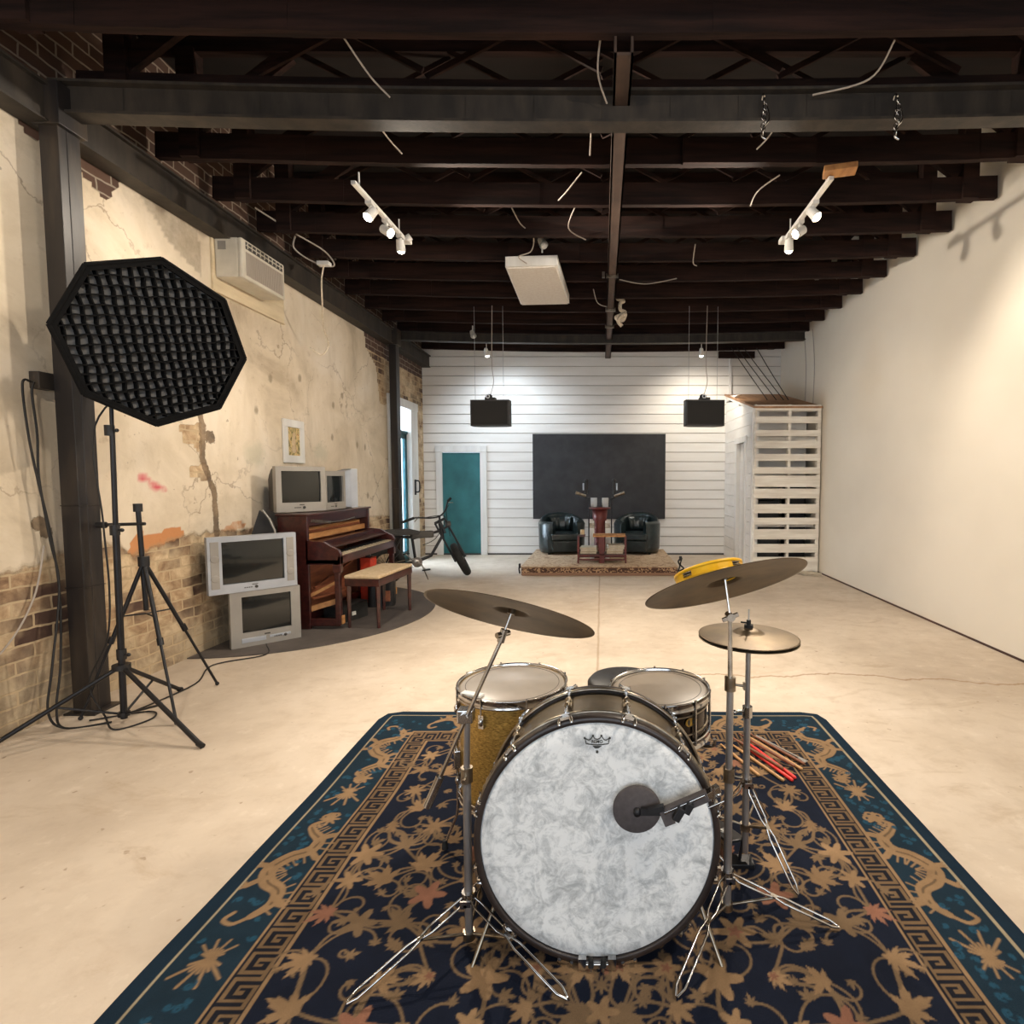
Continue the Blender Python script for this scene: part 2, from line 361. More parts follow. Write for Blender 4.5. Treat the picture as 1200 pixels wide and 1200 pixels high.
# ---------------------------------------------------------------- painted grids
def gridmesh(name, us, vs_, fn, keep, mats, parent=None):
    """regular grid; fn(U,V)->(x,y,z); keep(cu,cv) bool per cell"""
    U, V = np.meshgrid(us, vs_, indexing='xy'); x, y, z = fn(U, V)
    co_ = np.stack([x, y, z], -1).reshape(-1, 3).astype(np.float32); nu, nv = len(us), len(vs_)
    idx = np.arange(nu * nv).reshape(nv, nu)
    q = np.stack([idx[:-1, :-1], idx[:-1, 1:], idx[1:, 1:], idx[1:, :-1]], -1).reshape(-1, 4)
    if keep is not None:
        cu = (us[:-1] + us[1:]) / 2; cv = (vs_[:-1] + vs_[1:]) / 2; CU, CV = np.meshgrid(cu, cv, indexing='xy')
        q = q[keep(CU, CV).reshape(-1)]
    me = bpy.data.meshes.new(name); me.vertices.add(len(co_)); me.vertices.foreach_set('co', co_.ravel())
    nq = len(q); me.loops.add(nq * 4); me.loops.foreach_set('vertex_index', q.ravel().astype(np.int32))
    me.polygons.add(nq); me.polygons.foreach_set('loop_start', np.arange(0, nq * 4, 4, dtype=np.int32))
    me.polygons.foreach_set('use_smooth', np.ones(nq, dtype=bool))
    me.update(calc_edges=True); me.materials.append(mats)
    o = bpy.data.objects.new(name, me); COL.objects.link(o)
    if parent is not None: o.parent = parent
    return o
def setcol(o, name, arr):
    a = o.data.color_attributes.new(name, 'FLOAT_COLOR', 'POINT')
    c = np.ones((arr.shape[0] * arr.shape[1], 4), np.float32); c[:, :3] = arr.reshape(-1, 3); a.data.foreach_set('color', c.ravel())
def inpoly(U, V, poly):
    ins = np.zeros(U.shape, bool); n_ = len(poly); j = n_ - 1
    for i in range(n_):
        xi, yi = poly[i]; xj, yj = poly[j]
        if yi != yj:
            ins ^= ((yi > V) != (yj > V)) & (U < (xj - xi) * (V - yi) / (yj - yi) + xi)
        j = i
    return ins
def segdist(U, V, pts):
    d = np.full(U.shape, 9.)
    for (ax, ay), (bx, by) in zip(pts[:-1], pts[1:]):
        dx, dy = bx - ax, by - ay; t = np.clip(((U - ax) * dx + (V - ay) * dy) / (dx * dx + dy * dy + 1e-12), 0, 1)
        d = np.minimum(d, np.hypot(U - ax - t * dx, V - ay - t * dy))
    return d

# ---------------------------------------------------------------- room shell
XL, XR, YB, YF, ZT = -3.33, 3.32, 10.42, -2.6, 4.62
structure(MB().bb(XL - .2, XR + .2, YF, YB + .2, -.12, 0).build('floor', M['floor']), 'worn pale concrete floor with a long crack')
DY0, DY1, DZ = 8.86, 9.68, 2.62
us = np.arange(YF, YB + .15, .03); us = np.sort(np.concatenate([us, [DY0, DY1]])); vs_ = np.sort(np.concatenate([np.arange(0, ZT + .02, .03), [DZ]]))
wl = gridmesh('wall_left', us, vs_, lambda U, V: (np.full(U.shape, XL), U, V), lambda a, b: ~((a > DY0) & (a < DY1) & (b < DZ)), M['left_wall'])
structure(wl, 'old plaster wall with bare brick showing through')
U, V = np.meshgrid(us, vs_, indexing='xy')
def soft(d, w): return np.clip(.5 - d / w, 0, 1)
by = [-3, 1.5, 3.04, 3.21, 3.36, 3.6, 3.81, 3.91, 4.42, 4.65, 5.5, 6.6, 7.77, 8.71, 11]; bz = [.7, .8, .913, .928, .97, 1.02, .985, .90, .99, .98, .95, .9, .888, .85, .85]
line = np.interp(U, by, bz); Rm = soft(V - line, .16)
def poly(p): return inpoly(U, V, p)
for p in ([(3.5, 3.75), (3.62, 3.42), (3.86, 3.31), (4.02, 3.58), (4.02, 3.75)], [(3.22, 3.6), (3.4, 3.6), (3.4, 3.42), (3.3, 3.46)],
          [(4.40, 1.86), (4.64, 1.9), (4.65, 1.6), (4.56, 1.72), (4.44, 1.74)], [(4.49, 1.54), (4.68, 1.57), (4.72, 1.42), (4.5, 1.46)],
          [(7.85, 3.9), (7.95, 3.3), (8.3, 3.1), (8.42, 2.55), (8.9, 2.62), (9.72, 2.64), (10.0, 2.4), (10.1, 0), (10.6, 0), (10.6, 5), (7.85, 5)]):
    Rm = np.maximum(Rm, np.where(poly(p), 1., 0))
Rm = np.maximum(Rm, np.clip((V - 3.66) * 12, 0, 1))
Gm = np.clip(1.15 - segdist(U, V, [(4.62, 2.06), (4.66, 1.87), (4.645, 1.6), (4.715, 1.45), (4.775, 1.3), (4.78, .95)]) / .05, 0, 1)
for (a, b, r) in ((4.76, 1.79, .06), (4.73, 1.81, .05), (3.27, 1.18, .06), (3.31, 1.12, .05)):
    Gm = np.maximum(Gm, np.clip(1.3 - np.hypot(U - a, V - b) / r, 0, 1))
Om = np.where(poly([(3.86, .93), (3.95, 1.06), (4.1, 1.03), (4.36, 1.08), (4.42, 1.0), (4.2, .9), (4.1, .82), (3.9, .84)]), 1., 0)
Om = np.maximum(Om, np.where(poly([(4.8, 1.0), (5.1, 1.08), (5.2, 1.0), (4.9, .93)]), .6, 0))
Pm = np.maximum(np.clip(1.1 - np.hypot(U - 4.02, V - 1.45) / .05, 0, 1), np.clip(1 - np.hypot(U - 4.14, (V - 1.385) * 1.3) / .075, 0, 1))
Pm = np.maximum(Pm, np.clip(.8 - segdist(U, V, [(4.05, 1.46), (4.12, 1.40), (4.24, 1.36)]) / .05, 0, 1))
Dm = np.clip((V - 2.9) / 1.2, 0, .8) * np.clip((5.2 - U) / 1.5, 0, 1)  # darker towards the top of the wall's near end
Dm = np.maximum(Dm, np.where(poly([(4.0, 3.6), (4.7, 3.6), (4.75, 3.1), (4.4, 3.25)]), .7, 0))
Dm = np.maximum(Dm, np.clip(1 - np.abs(U - 3.5) / .06, 0, 1) * .8)
for y0, z0 in ((6.9, 1.95), (6.95, 2.35), (7.6, 1.9), (7.85, 1.88), (5.65, 2.45), (3.9, 2.9), (7.9, 1.2), (5.4, 2.1), (7.2, 2.5), (6.2, 2.55)):
    Dm = np.maximum(Dm, 1.6 * np.clip(1 - np.hypot(U - y0, (V - z0) * .7) / .05, 0, 1))
Bm = np.clip(1 - np.hypot((U - 5.35) / .28, (V - 1.68) / .22), 0, 1) + np.clip(1 - np.hypot((U - 6.6) / .3, (V - 1.75) / .2), 0, 1)
setcol(wl, 'damage', np.stack([Rm, Gm, Om], -1)); setcol(wl, 'marks', np.stack([Pm, Dm, Bm], -1))
structure(MB().bb(XL - .2, -2.6, YF - .12, YF, 0, ZT).bb(2.6, XR + .2, YF - .12, YF, 0, ZT).bb(-2.6, 2.6, YF - .12, YF, 0, .5).bb(-2.6, 2.6, YF - .12, YF, 2.9, ZT).build('wall_front', M['white_wall']))
m = MB()
for x in (-2.6, -.87, .87, 2.6): m.bb(x - .04, x + .04, YF - .1, YF + .02, .5, 2.9)
for z in (.5, 2.3, 2.9): m.bb(-2.64, 2.64, YF - .1, YF + .02, z - .04, z + .04)
structure(m.build('window_1', M['teal_frame']), 'wide shop window behind the camera')
structure(MB().bb(XR, XR + .15, YF, YB + .1, .02, ZT).build('wall_right', M['white_wall']), 'tall smooth white wall')
structure(MB().bb(XR - .004, XR + .15, YF, YB, 0, .02).build('baseboard_right', M['dark_wood']), 'thin dark gap along the foot of the white wall')
# back wall of lapped boards, with the opening for the green door
w = MB(); bh = .176; D1X0, D1X1, D1Z = -2.98, -2.27, 1.93
for k in range(int(ZT / bh) + 1):
    z0 = k * bh; z1 = min(z0 + bh - .014, ZT)
    spans = [(XL, XR)] if z0 >= D1Z else [(XL, D1X0 - .02), (D1X1 + .02, XR)]
    for x0, x1 in spans: w.box(((x0 + x1) / 2, YB + .02 , (z0 + z1) / 2), (x1 - x0, .04, z1 - z0), Matrix.Rotation(R(.9), 3, 'X'))

structure(w.build('wall_back', M['white_board']), 'white horizontal board wall at the far end')
structure(MB().bb(XL - .2, D1X0 - .02, YB + .025, YB + .1, 0, ZT).bb(D1X1 + .02, XR + .1, YB + .025, YB + .1, 0, ZT).bb(D1X0 - .05, D1X1 + .05, YB + .05, YB + .1, D1Z, ZT).build('trim_3', M['cable']))
structure(MB().bb(XL, XR, YB - .012, YB + .03, -.001, .03).build('baseboard_back', M['dark_grey_plastic']))
structure(MB().bb(XL - .2, XR + .2, YF - .1, YB + .2, ZT, ZT + .1).build('ceiling', M['deck']), 'dark wooden roof deck above the joists')
structure(MB().bb(2.36, 2.40, YB - .06, YB - .0, 2.9, 3.8).build('trim_1', M['white_trim'], bevel=.003))
# door 1: green door in the back wall
d = thing('door_1', 'teal green flush door in the far white board wall', 'door', (0, 0, 0), kind='structure')
MB().bb(D1X0, D1X1, YB - .005, YB + .04, .012, D1Z - .01).build('door_leaf', M['teal'], d, .002)
f = MB(); f.bb(D1X0 - .12, D1X0, YB - .035, YB + .05, 0, D1Z); f.bb(D1X1, D1X1 + .12, YB - .035, YB + .05, 0, D1Z); f.bb(D1X0 - .125, D1X1 + .125, YB - .042, YB + .05, D1Z + .001, D1Z + .112)
f.build('door_frame', M['white_trim'], d, .004)
MB().bb(D1X0 - .02, D1X1 + .02, YB - .03, YB + .05, 0, .014).build('threshold', M['steel_paint'], d)
# door 2: glazed street door in the left wall
d = thing('door_2', 'glazed teal street door with a transom in the left wall', 'door', (0, 0, 0), kind='structure')
f = MB()
for y0, y1 in ((DY0 - .17, DY0), (DY1, DY1 + .34)): f.bb(XL - .02, XL + .035, y0, y1, 0, DZ)
f.bb(XL - .02, XL + .042, DY0 - .18, DY1 + .35, DZ + .001, DZ + .142)
for y0, y1 in ((DY0 - .02, DY0 - .001), (DY1 + .001, DY1 + .02)): f.bb(XL - .16, XL - .021, y0, y1, 0, DZ)
f.bb(XL - .16, XL - .021, DY0, DY1, DZ, DZ + .02); f.build('door_frame', M['white_trim'], d, .004)
f = MB(); f.bb(XL - .1, XL - .05, DY0, DY0 + .07, 0, 2.2); f.bb(XL - .1, XL - .05, DY1 - .10, DY1, 0, 2.2); f.bb(XL - .1, XL - .05, DY0, DY1, 2.12, 2.2); f.bb(XL - .1, XL - .05, DY0, DY1, 0, .18); f.bb(XL - .12, XL - .03, DY0, DY1, 2.2, 2.25)
f.build('door_leaf', M['teal_frame'], d, .003)
MB().bb(XL - .08, XL - .07, DY0 + .06, DY1 - .09, .17, 2.13).build('pane', M['pane'], d)
MB().bb(XL - .08, XL - .07, DY0, DY1, 2.25, DZ).build('transom_pane', M['pane'], d)
f = MB(); f.bb(XL + .03, XL + .05, DY1 + .10, DY1 + .16, 1.15, 1.42); f.tube(spline([(XL + .05, DY1 + .13, 1.2), (XL + .11, DY1 + .13, 1.22), (XL + .11, DY1 + .13, 1.38), (XL + .05, DY1 + .13, 1.40)]), .012)
f.build('handle', M['black_metal'], d)

# ---------------------------------------------------------------- steel frame and joists
def crown(x): return .055 * (x / 3.2) ** 2
def ibeam(y, zb, zt, name, label):
    m = MB(); xs = [i * .4 for i in range(-8, 9)]
    for a, b in zip(xs[:-1], xs[1:]):
        za, zb_ = crown(a), crown(b)
        for (dz, h, wd) in ((zb + .008, .016, .11), (zt - .008, .016, .11), ((zb + zt) / 2, zt - zb - .03, .02)):
            m.bar((a, y, dz + za), (b + .002, y, dz + zb_), wd, h)
    return structure(m.build(name, M['steel_paint']), label)
ibeam(3.40, 3.51, 3.70, 'steel_beam', 'dark steel crossbeam nearest the camera, with two chains on it')
ibeam(8.90, 3.56, 3.70, 'steel_beam', 'dark steel crossbeam near the far wall')
m = MB(); m.bb(XL + .01, -3.19, YF, YB, 3.50, 3.69); m.bb(XL + .01, -3.16, YF, YB, 3.69, 3.705); m.bb(XL + .01, -3.17, YF, YB, 3.488, 3.50)
structure(m.build('steel_beam', M['steel_paint']), 'long dark steel beam running along the plaster wall')
m = MB(); m.bb(.065, .165, 3.0, 10.28, 3.625, 3.64); m.bb(.065, .078, 3.0, 10.28, 3.625, 3.72); m.bb(.152, .165, 3.0, 10.28, 3.625, 3.72)
structure(m.build('steel_beam', M['rail']), 'narrow brown steel rail running lengthwise under the joists')
def column(x0, x1, y0, y1, name, label):
    m = MB(); m.bb(x0, x1, y0, y1, 0, 3.72); m.bb(x0 - .035, x1 + .05, y0 - .03, y1 + .03, 0, .012)
    m.bb(x1 - .004, x1 + .003, (y0 + y1) / 2 - .02, (y0 + y1) / 2 - .012, 0, 3.5)
    for z in (.78, 1.28): m.bb(x0 - .004, x1 + .005, y0 - .005, y1 + .005, z, z + .006)
    m.bb(x0 - .02, x1 + .03, y0 - .02, y1 + .02, 3.48, 3.72)
    return structure(m.build(name, M['column_paint'], bevel=.003), label)
column(-3.25, -3.14, 3.33, 3.47, 'steel_column', 'dark steel column beside the softbox')
column(-3.25, -3.14, 8.60, 8.74, 'steel_column', 'dark steel column by the street door')
ordn = ['first', 'second', 'third', 'fourth', 'fifth', 'sixth', 'seventh', 'eighth', 'ninth', 'tenth', 'eleventh', 'twelfth', 'thirteenth', 'fourteenth', 'fifteenth']
def truss(y, k, z0=3.72):
    t = thing('roof_truss', 'dark timber roof joist truss, %s from the camera' % ordn[k], 'roof truss', (0, y, 0), group='roof trusses', kind='structure')

    x1 = 3.02 if k > 2 else 3.2
    m = MB(); xs = np.linspace(-3.24, XR - .03, 13)
    for a, b in zip(xs[:-1], xs[1:]):
        j = random.uniform(-.004, .004)
        m.bar((a, j, z0 + .09 + crown(a)), (b + .004, j, z0 + .09 + crown(b)), .05, .18)
    m.build('bottom_chord', M['joist'], t)
    m = MB(); m.bb(-3.3, XR, -.03, .03, 4.5, 4.61); m.build('top_chord', M['joist'], t)
    m = MB()
    for x in (-2.98, 3.06): m.bb(x - .065, x + .065, -.05, .05, z0 + .05, 4.52)
    m.build('post', M['joist'], t)
    m = MB()
    for s in (-1, 1): m.bar((s * 2.98, 0, 3.98), (s * 2.25, 0, 4.5), .04, .12)
    for a, b in ((-2.2, -1.1), (-1.1, 0), (0, 1.1), (1.1, 2.2)):
        m.bar((a, .03, 3.95), (b, .03, 4.5), .02, .035); m.bar((a, -.03, 4.5), (b, -.03, 3.95), .02, .035)
    m.build('brace', M['joist'], t)
    if k % 3 == 1:
        x = random.uniform(-1.5, 1.5); MB().bb(x, x + random.uniform(.6, 1.2), -.075, -.026, z0 - .012, z0 + .16).build('sister_board', M['joist'], t)
k = 0
for i in range(-2, 13):
    truss(3.005 + .597 * i, k); k += 1
# ragged timber near the right wall in the first bay
t = tag(MB().bar((2.95, 2.95, 3.93), (2.55, 3.4, 3.95), .11, .05).bar((2.62, 2.9, 3.93), (2.42, 3.3, 3.93), .05, .04).build('loose_timber', M['mid_wood'], bevel=.004), 'worn brown timber lying on the joists, upper right corner', 'timber')
m = MB(); m.bb(2.1, 2.75, YB - .32, YB - .27, 3.60, 3.715)
structure(m.build('trim_2', M['joist']))

# ---------------------------------------------------------------- the patterned rug
RX, RY0, RY1, RZ, RC = 1.34, -.32, 3.345, .013, .0043
us = np.arange(-RX, RX + .001, RC); vs_ = np.arange(RY0, RY1 + .001, RC)
U, V = np.meshgrid(us, vs_, indexing='xy'); nv, nu = U.shape
def shape_n(f): return rng.random(f)
def smooth_noise(sc, amp, seed):
    r_ = np.random.default_rng(seed); a = r_.random((int(6 / sc) + 3, int(6 / sc) + 3)) - .5
    fu = (U + 2) / sc; fv = (V + 1) / sc; i = fu.astype(int) % (a.shape[0] - 1); j = fv.astype(int) % (a.shape[1] - 1); x = fu - np.floor(fu); y = fv - np.floor(fv)
    x = x * x * (3 - 2 * x); y = y * y * (3 - 2 * y)
    return amp * 2 * (a[i, j] * (1 - x) * (1 - y) + a[i + 1, j] * x * (1 - y) + a[i, j + 1] * (1 - x) * y + a[i + 1, j + 1] * x * y)
def L3(r, g, b): return np.array([lin(r), lin(g), lin(b)])
NAVY, BLUE, TAN, TAN2, PINK, CREAM, TEALB = L3(20, 27, 44), L3(24, 44, 58), L3(146, 118, 88), L3(122, 100, 76), L3(146, 102, 82), L3(172, 158, 132), L3(34, 74, 96)
img = np.empty((nv, nu, 3)); img[:] = NAVY
mu = RX - np.abs(U); mv = np.minimum(RY1 - V, V - RY0); dd = np.minimum(mu, mv)      # distance in from the rug's edge
img[dd < .275] = BLUE; img[dd < .06] = L3(20, 40, 56)
img[(dd > .061) & (dd < .070)] = CREAM * .85
# key-pattern band: 0.275 .. 0.385
K0, K1 = .272, .392
band = (dd > K0) & (dd < K1); img[band] = L3(26, 27, 36)
img[band & ((dd < K0 + .011) | (dd > K1 - .011))] = TAN
cell = .088
along = np.where(mu < mv, V - RY0, U + RX); t_ = (along / cell) % 1.0; d_ = (dd - K0 - .017) / (K1 - K0 - .034)
key = [  # strokes of one fret in unit cell (x0,x1,y0,y1)
    (0, .12, .0, 1), (0, .62, .86, 1), (.5, .62, .34, 1), (.26, .62, .34, .48), (.26, .38, .34, .68), (0.0, .0, 0, 0), (.0, .86, .0, .14), (.76, .88, .0, 1), (.76, 1., .86, 1.)]
kmask = np.zeros(U.shape, bool)
for x0, x1, y0, y1 in key: kmask |= (t_ >= x0) & (t_ < x1) & (d_ >= y0) & (d_ < y1)
img[band & kmask & (d_ > 0) & (d_ < 1)] = TAN * .62
def paint(cov_fn, box, colr):
    i0 = max(int((box[0] + RX) / RC) - 1, 0); i1 = min(int((box[1] + RX) / RC) + 3, nu); j0 = max(int((box[2] - RY0) / RC) - 1, 0); j1 = min(int((box[3] - RY0) / RC) + 3, nv)
    if i0 >= i1 or j0 >= j1: return
    m = cov_fn(U[j0:j1, i0:i1], V[j0:j1, i0:i1])[..., None]; img[j0:j1, i0:i1] = img[j0:j1, i0:i1] * (1 - m) + m * colr
def ppoly(p, c):
    xs = [q[0] for q in p]; ys = [q[1] for q in p]; q_ = RC / 4
    paint(lambda a, b: sum(inpoly(a + dx, b + dy, p).astype(float) for dx in (-q_, q_) for dy in (-q_, q_)) / 4, (min(xs), max(xs), min(ys), max(ys)), c)
def pline(pts, w, c):
    ws = w if isinstance(w, list) else [w] * len(pts)
    for (a, b), w0, w1 in zip(zip(pts[:-1], pts[1:]), ws[:-1], ws[1:]):
        ww = (w0 + w1) / 2
        paint(lambda X, Y: np.clip((ww - segdist(X, Y, [a, b])) / RC + .5, 0, 1), (min(a[0], b[0]) - ww, max(a[0], b[0]) + ww, min(a[1], b[1]) - ww, max(a[1], b[1]) + ww), c)
def sp2(pts, n_=8): return [(p.x, p.y) for p in spline([(a, b, 0) for a, b in pts], n_)]
rr = random.Random(11)
def leaf(x, y, r, a, c):        # lobed palmette
    n_ = rr.choice([5, 5, 7]); p = []
    for i in range(n_):
        o_ = i - (n_ - 1) / 2; b = a + o_ * (4.3 / n_); L_ = r * (1.18 - .24 * abs(o_)) * rr.uniform(.85, 1.12); w_ = 1.9 / n_
        for da, q in ((-w_, .46), (-w_ * .62, .74), (-w_ * .36, .70), (0, 1.), (w_ * .36, .70), (w_ * .62, .74), (w_, .46)): p.append((x + math.cos(b + da) * L_ * q, y + math.sin(b + da) * L_ * q))
    p.append((x - math.cos(a) * r * .34, y - math.sin(a) * r * .34)); ppoly(p, c)
def bloom(x, y, r, c):
    n_ = rr.choice([5, 6, 8]); a0 = rr.random() * 6; p = []
    for i in range(n_ * 6):
        t = a0 + 2 * PI * i / (n_ * 6); p.append((x + math.cos(t) * r * (.72 + .3 * math.cos(n_ * t)), y + math.sin(t) * r * (.72 + .3 * math.cos(n_ * t))))
    ppoly(p, c)
def curl(x, y, a, L_, turn, w, c):
    pts = [(x, y)]; ang = a
    for i in range(16):
        ang += turn * (.08 + .035 * i); x += math.cos(ang) * L_ / 16; y += math.sin(ang) * L_ / 16; pts.append((x, y))
    pline(pts, w, c); return pts[-1]
# flower field (mirror symmetric left/right like the rug)
fx0, fx1, fy0, fy1 = 0.0, RX - .44, RY0 + .45, RY1 - .45
pts = []
for _ in range(2600):
    p = (rr.uniform(.03, fx1), rr.uniform(fy0, fy1)); 
    if all((p[0] - q[0]) ** 2 + (p[1] - q[1]) ** 2 > .122 ** 2 for q in pts): pts.append(p)
st = rr.getstate()
for s in (1, -1):
    rr.setstate(st)
    for i, (x, y) in enumerate(pts):
        near = sorted(pts, key=lambda q: (q[0] - x) ** 2 + (q[1] - y) ** 2)[1:3]
        for q in near:
            mx, my = (x + q[0]) / 2 + rr.uniform(-.045, .045), (y + q[1]) / 2 + rr.uniform(-.045, .045)
            pline([(s * a, b) for a, b in sp2([(x, y), (mx, my), q], 6)], .0045, TAN2)
        for _ in range(2):
            a = rr.random() * 6.28; turn = rr.choice([-1, 1]) * rr.uniform(.5, 1.); L_ = rr.uniform(.16, .28); x0, y0 = x, y; ang = a; pl = [(s * x, y)]
            for k_ in range(16): ang += turn * (.08 + .03 * k_); x0 += math.cos(ang) * L_ / 16; y0 += math.sin(ang) * L_ / 16; pl.append((s * x0, y0))
            pline(pl, .0036, TAN2)
            (leaf(s * x0, y0, rr.uniform(.02, .04), rr.random() * 6.28, TAN2) if s > 0 else (leaf(s * x0, y0, rr.uniform(.02, .04), PI - rr.random() * 6.28, TAN2)))
    for i, (x, y) in enumerate(pts):
        c = rr.choice([TAN, TAN, TAN, TAN2, TAN * 1.08, TAN * .85, PINK, TAN * .9]); r = rr.uniform(.052, .092)
        a = rr.random() * 6.28; a = a if s > 0 else PI - a
        if rr.random() < .78: leaf(s * x, y, r, a, c)
        else: bloom(s * x, y, r * .8, c)
        if rr.random() < .35: bloom(s * x, y, r * .3, PINK * .8)
for _ in range(900):                        # small leaves filling the open ground
    x = rr.uniform(-fx1 - .03, fx1 + .03); y = rr.uniform(fy0 - .03, fy1 + .03); i, j = int((x + RX) / RC), int((y - RY0) / RC)
    if np.abs(img[j - 6:j + 7:3, i - 6:i + 7:3] - NAVY).sum() < .02:
        curl(x, y, rr.random() * 6.28, rr.uniform(.05, .09), rr.choice([-1, 1]), .0032, TAN2); leaf(x, y, rr.uniform(.022, .036), rr.random() * 6.28, TAN2 * 1.1)
for y in np.arange(fy0, fy1, .16):      # central column of medallions
    bloom(0, y, .05, rr.choice([TAN, PINK])); bloom(0, y + .08, .03, TAN2)
# dragons along the blue border
def dragon(cx, cy, ux, uy, L_, flip, c):
    """body follows direction (ux,uy); perpendicular = border width"""
    px_, py_ = -uy * flip, ux * flip
    def P(s, t): return (cx + ux * s * L_ + px_ * t, cy + uy * s * L_ + py_ * t)
    body = sp2([P(-.5, .02), P(-.40, .055), P(-.28, .045), P(-.2, -.02), P(-.08, -.05), P(.05, -.01), P(.12, .045), P(.24, .05), P(.33, 0), P(.42, -.03), P(.5, .02)], 6)
    n_ = len(body); pline(body, [.008 + .021 * math.sin(PI * min(1, (i + 4) / n_)) for i in range(n_)], c)
    for i in range(4, n_ - 3, 2):
        (xa, ya), (xb, yb) = body[i - 1], body[i + 1]; nx, ny = -(yb - ya), xb - xa; q = math.hypot(nx, ny) + 1e-9; h_ = (.018 + .016 * math.sin(PI * i / n_)) * flip
        pline([body[i], (body[i][0] + nx / q * h_ * 1.9, body[i][1] + ny / q * h_ * 1.9)], .0035, c)
    pline(body[6:-8], .004, TAN2 * .7)
    for s, t, a, b in ((-.16, -.03, -.24, -.085), (-.12, -.03, -.04, -.09), (.14, .03, .04, .09), (.2, .04, .3, .09), (-.34, .05, -.4, .095)):
        pline(sp2([P(s, t), P((s + a) / 2 + .02, b * .6), P(a, b)], 4), .012, c)
        for e in (-.02, 0, .02): pline([P(a, b), P(a + e * 1.4, b * 1.16)], .005, c)
    hx, hy = P(.5, .02); bloom(hx, hy, .046, c)
    for e in (-.6, 0, .6): curl(hx, hy, math.atan2(uy, ux) + e, .09, rr.choice([-1, 1]), .005, c)
    pline(sp2([P(-.5, .02), P(-.56, -.02), P(-.53, -.06), P(-.47, -.045)], 5), .007, c)
bw = (.072 + K0) / 2
for s in (-1, 1):
    for i, y in enumerate((2.86, 2.02, 1.10, .25)):
        dragon(s * (RX - bw), y - .02, 0, 1 if i % 2 else -1, .52, s if i % 2 else -s, TAN)
    for i, y in enumerate((2.46, 1.58, .7)):      # flaming pearl
        bloom(s * (RX - bw), y, .024, TAN)
        for k_ in range(9):
            a = PI / 2 * (1 if s > 0 else -1) + (k_ - 4) * .28; q = .05 + .05 * (k_ % 2); x_ = s * (RX - bw)
            pline([(x_, y), (x_ + math.cos(a) * q, y + math.sin(a) * q)], [.009, .001], TAN); pline([(x_, y), (x_ + math.cos(a + PI) * q * .7, y + math.sin(a + PI) * q * .7)], [.007, .001], TAN)
for x in (-.72, 0, .72):
    dragon(x, RY1 - bw, 1 if x < .1 else -1, 0, .5, 1, TAN); dragon(x, RY0 + bw, 1, 0, .5, 1, TAN)
for _ in range(420):                         # pale cloud scrolls on the blue
    s = rr.choice([-1, 1]); x = s * (RX - rr.uniform(.09, .25)); y = rr.uniform(RY0 + .1, RY1 - .1)
    i, j = int((x + RX) / RC), int((y - RY0) / RC)
    if np.abs(img[j, i] - BLUE).sum() < .01: curl(x, y, rr.random() * 6, rr.uniform(.05, .09), rr.choice([-1.6, 1.6]), .0028, TEALB)
for _ in range(40):
    x = rr.uniform(-1.1, 1.1); y = RY1 - rr.uniform(.09, .24); i, j = int((x + RX) / RC), int((y - RY0) / RC)
    if np.abs(img[j, i] - BLUE).sum() < .01: curl(x, y, rr.random() * 6, .05, rr.choice([-2, 2]), .004, TEALB)
wear = smooth_noise(.35, .10, 3) + smooth_noise(.06, .07, 4) + smooth_noise(.02, .06, 5)
img = np.clip(img * (1 + wear[..., None] * 1.2), 0, 1)
def rugpos(U, V):
    e = smooth_noise(.5, .010, 9); e2 = smooth_noise(.5, .008, 10)
    cor = np.clip((np.abs(U) - RX + .12) / .12, 0, 1) * np.clip((V - RY1 + .12) / .12, 0, 1)      # softened far corners
    X = U + e * np.abs(U) / RX - np.sign(U) * cor * .03; Y = V + e2 * .8 - cor * .035
    edge = (np.abs(U) > RX - .003) | (V > RY1 - .006) | (V < RY0 + .003)
    return X, Y, np.where(edge, .001, RZ + smooth_noise(.25, .0012, 12))
n = N('rug_wool'); c = n.attr('pile')[0]; f = n.noise(n.map((1, 1, 1)), 420, 2)
n.set(Base_Color=n.mix(n.math('MULTIPLY', f, .45), c, (.0, .0, .0, 1)), Roughness=.95); n.b.inputs['Specular IOR Level'].default_value = .15
n.bump(f, .35, .003); M['rug'] = n.m
rug = gridmesh('patterned_rug', us, vs_, rugpos, None, M['rug']); setcol(rug, 'pile', img)
tag(rug, 'large navy rug with tan leaves, dragons and a key-pattern border under the drums', 'rug')

# ---------------------------------------------------------------- bass drum
bd = thing('bass_drum', 'large bass drum with mottled white front head and dark hoop', 'drum', (-.013, 1.575, .380), (R(-4), 0, 0))
RO = .366; DEP = .31
MB().lathe([(.353, .02), (.353, DEP - .02)], axis=(0, 1, 0), n=96).build('shell', M['shell'], bd)
for y0, nm in ((0, 'front_hoop'), (DEP - .04, 'rear_hoop')):
    MB().lathe([(.347, y0 + .038), (.347, y0 + .002), (.350, y0), (.363, y0), (RO, y0 + .004), (RO, y0 + .036), (.363, y0 + .04), (.347, y0 + .038)], axis=(0, 1, 0), n=96).build(nm, M['hoop_wood'], bd)
for y0 in (.046, DEP - .046):
    MB().torus((0, y0, 0), .3655, .0065, (0, 1, 0), 96, 8).build('counter_hoop', M['nickel'], bd)
MB().lathe([(0.001, .004), (.30, .004), (.340, .002), (.3475, .012)], axis=(0, 1, 0), n=96).build('front_head', M['fiber_head'], bd)
MB().lathe([(0.001, DEP - .01), (.3475, DEP - .012)], axis=(0, 1, 0), n=64).build('rear_head', M['head_grey'], bd)
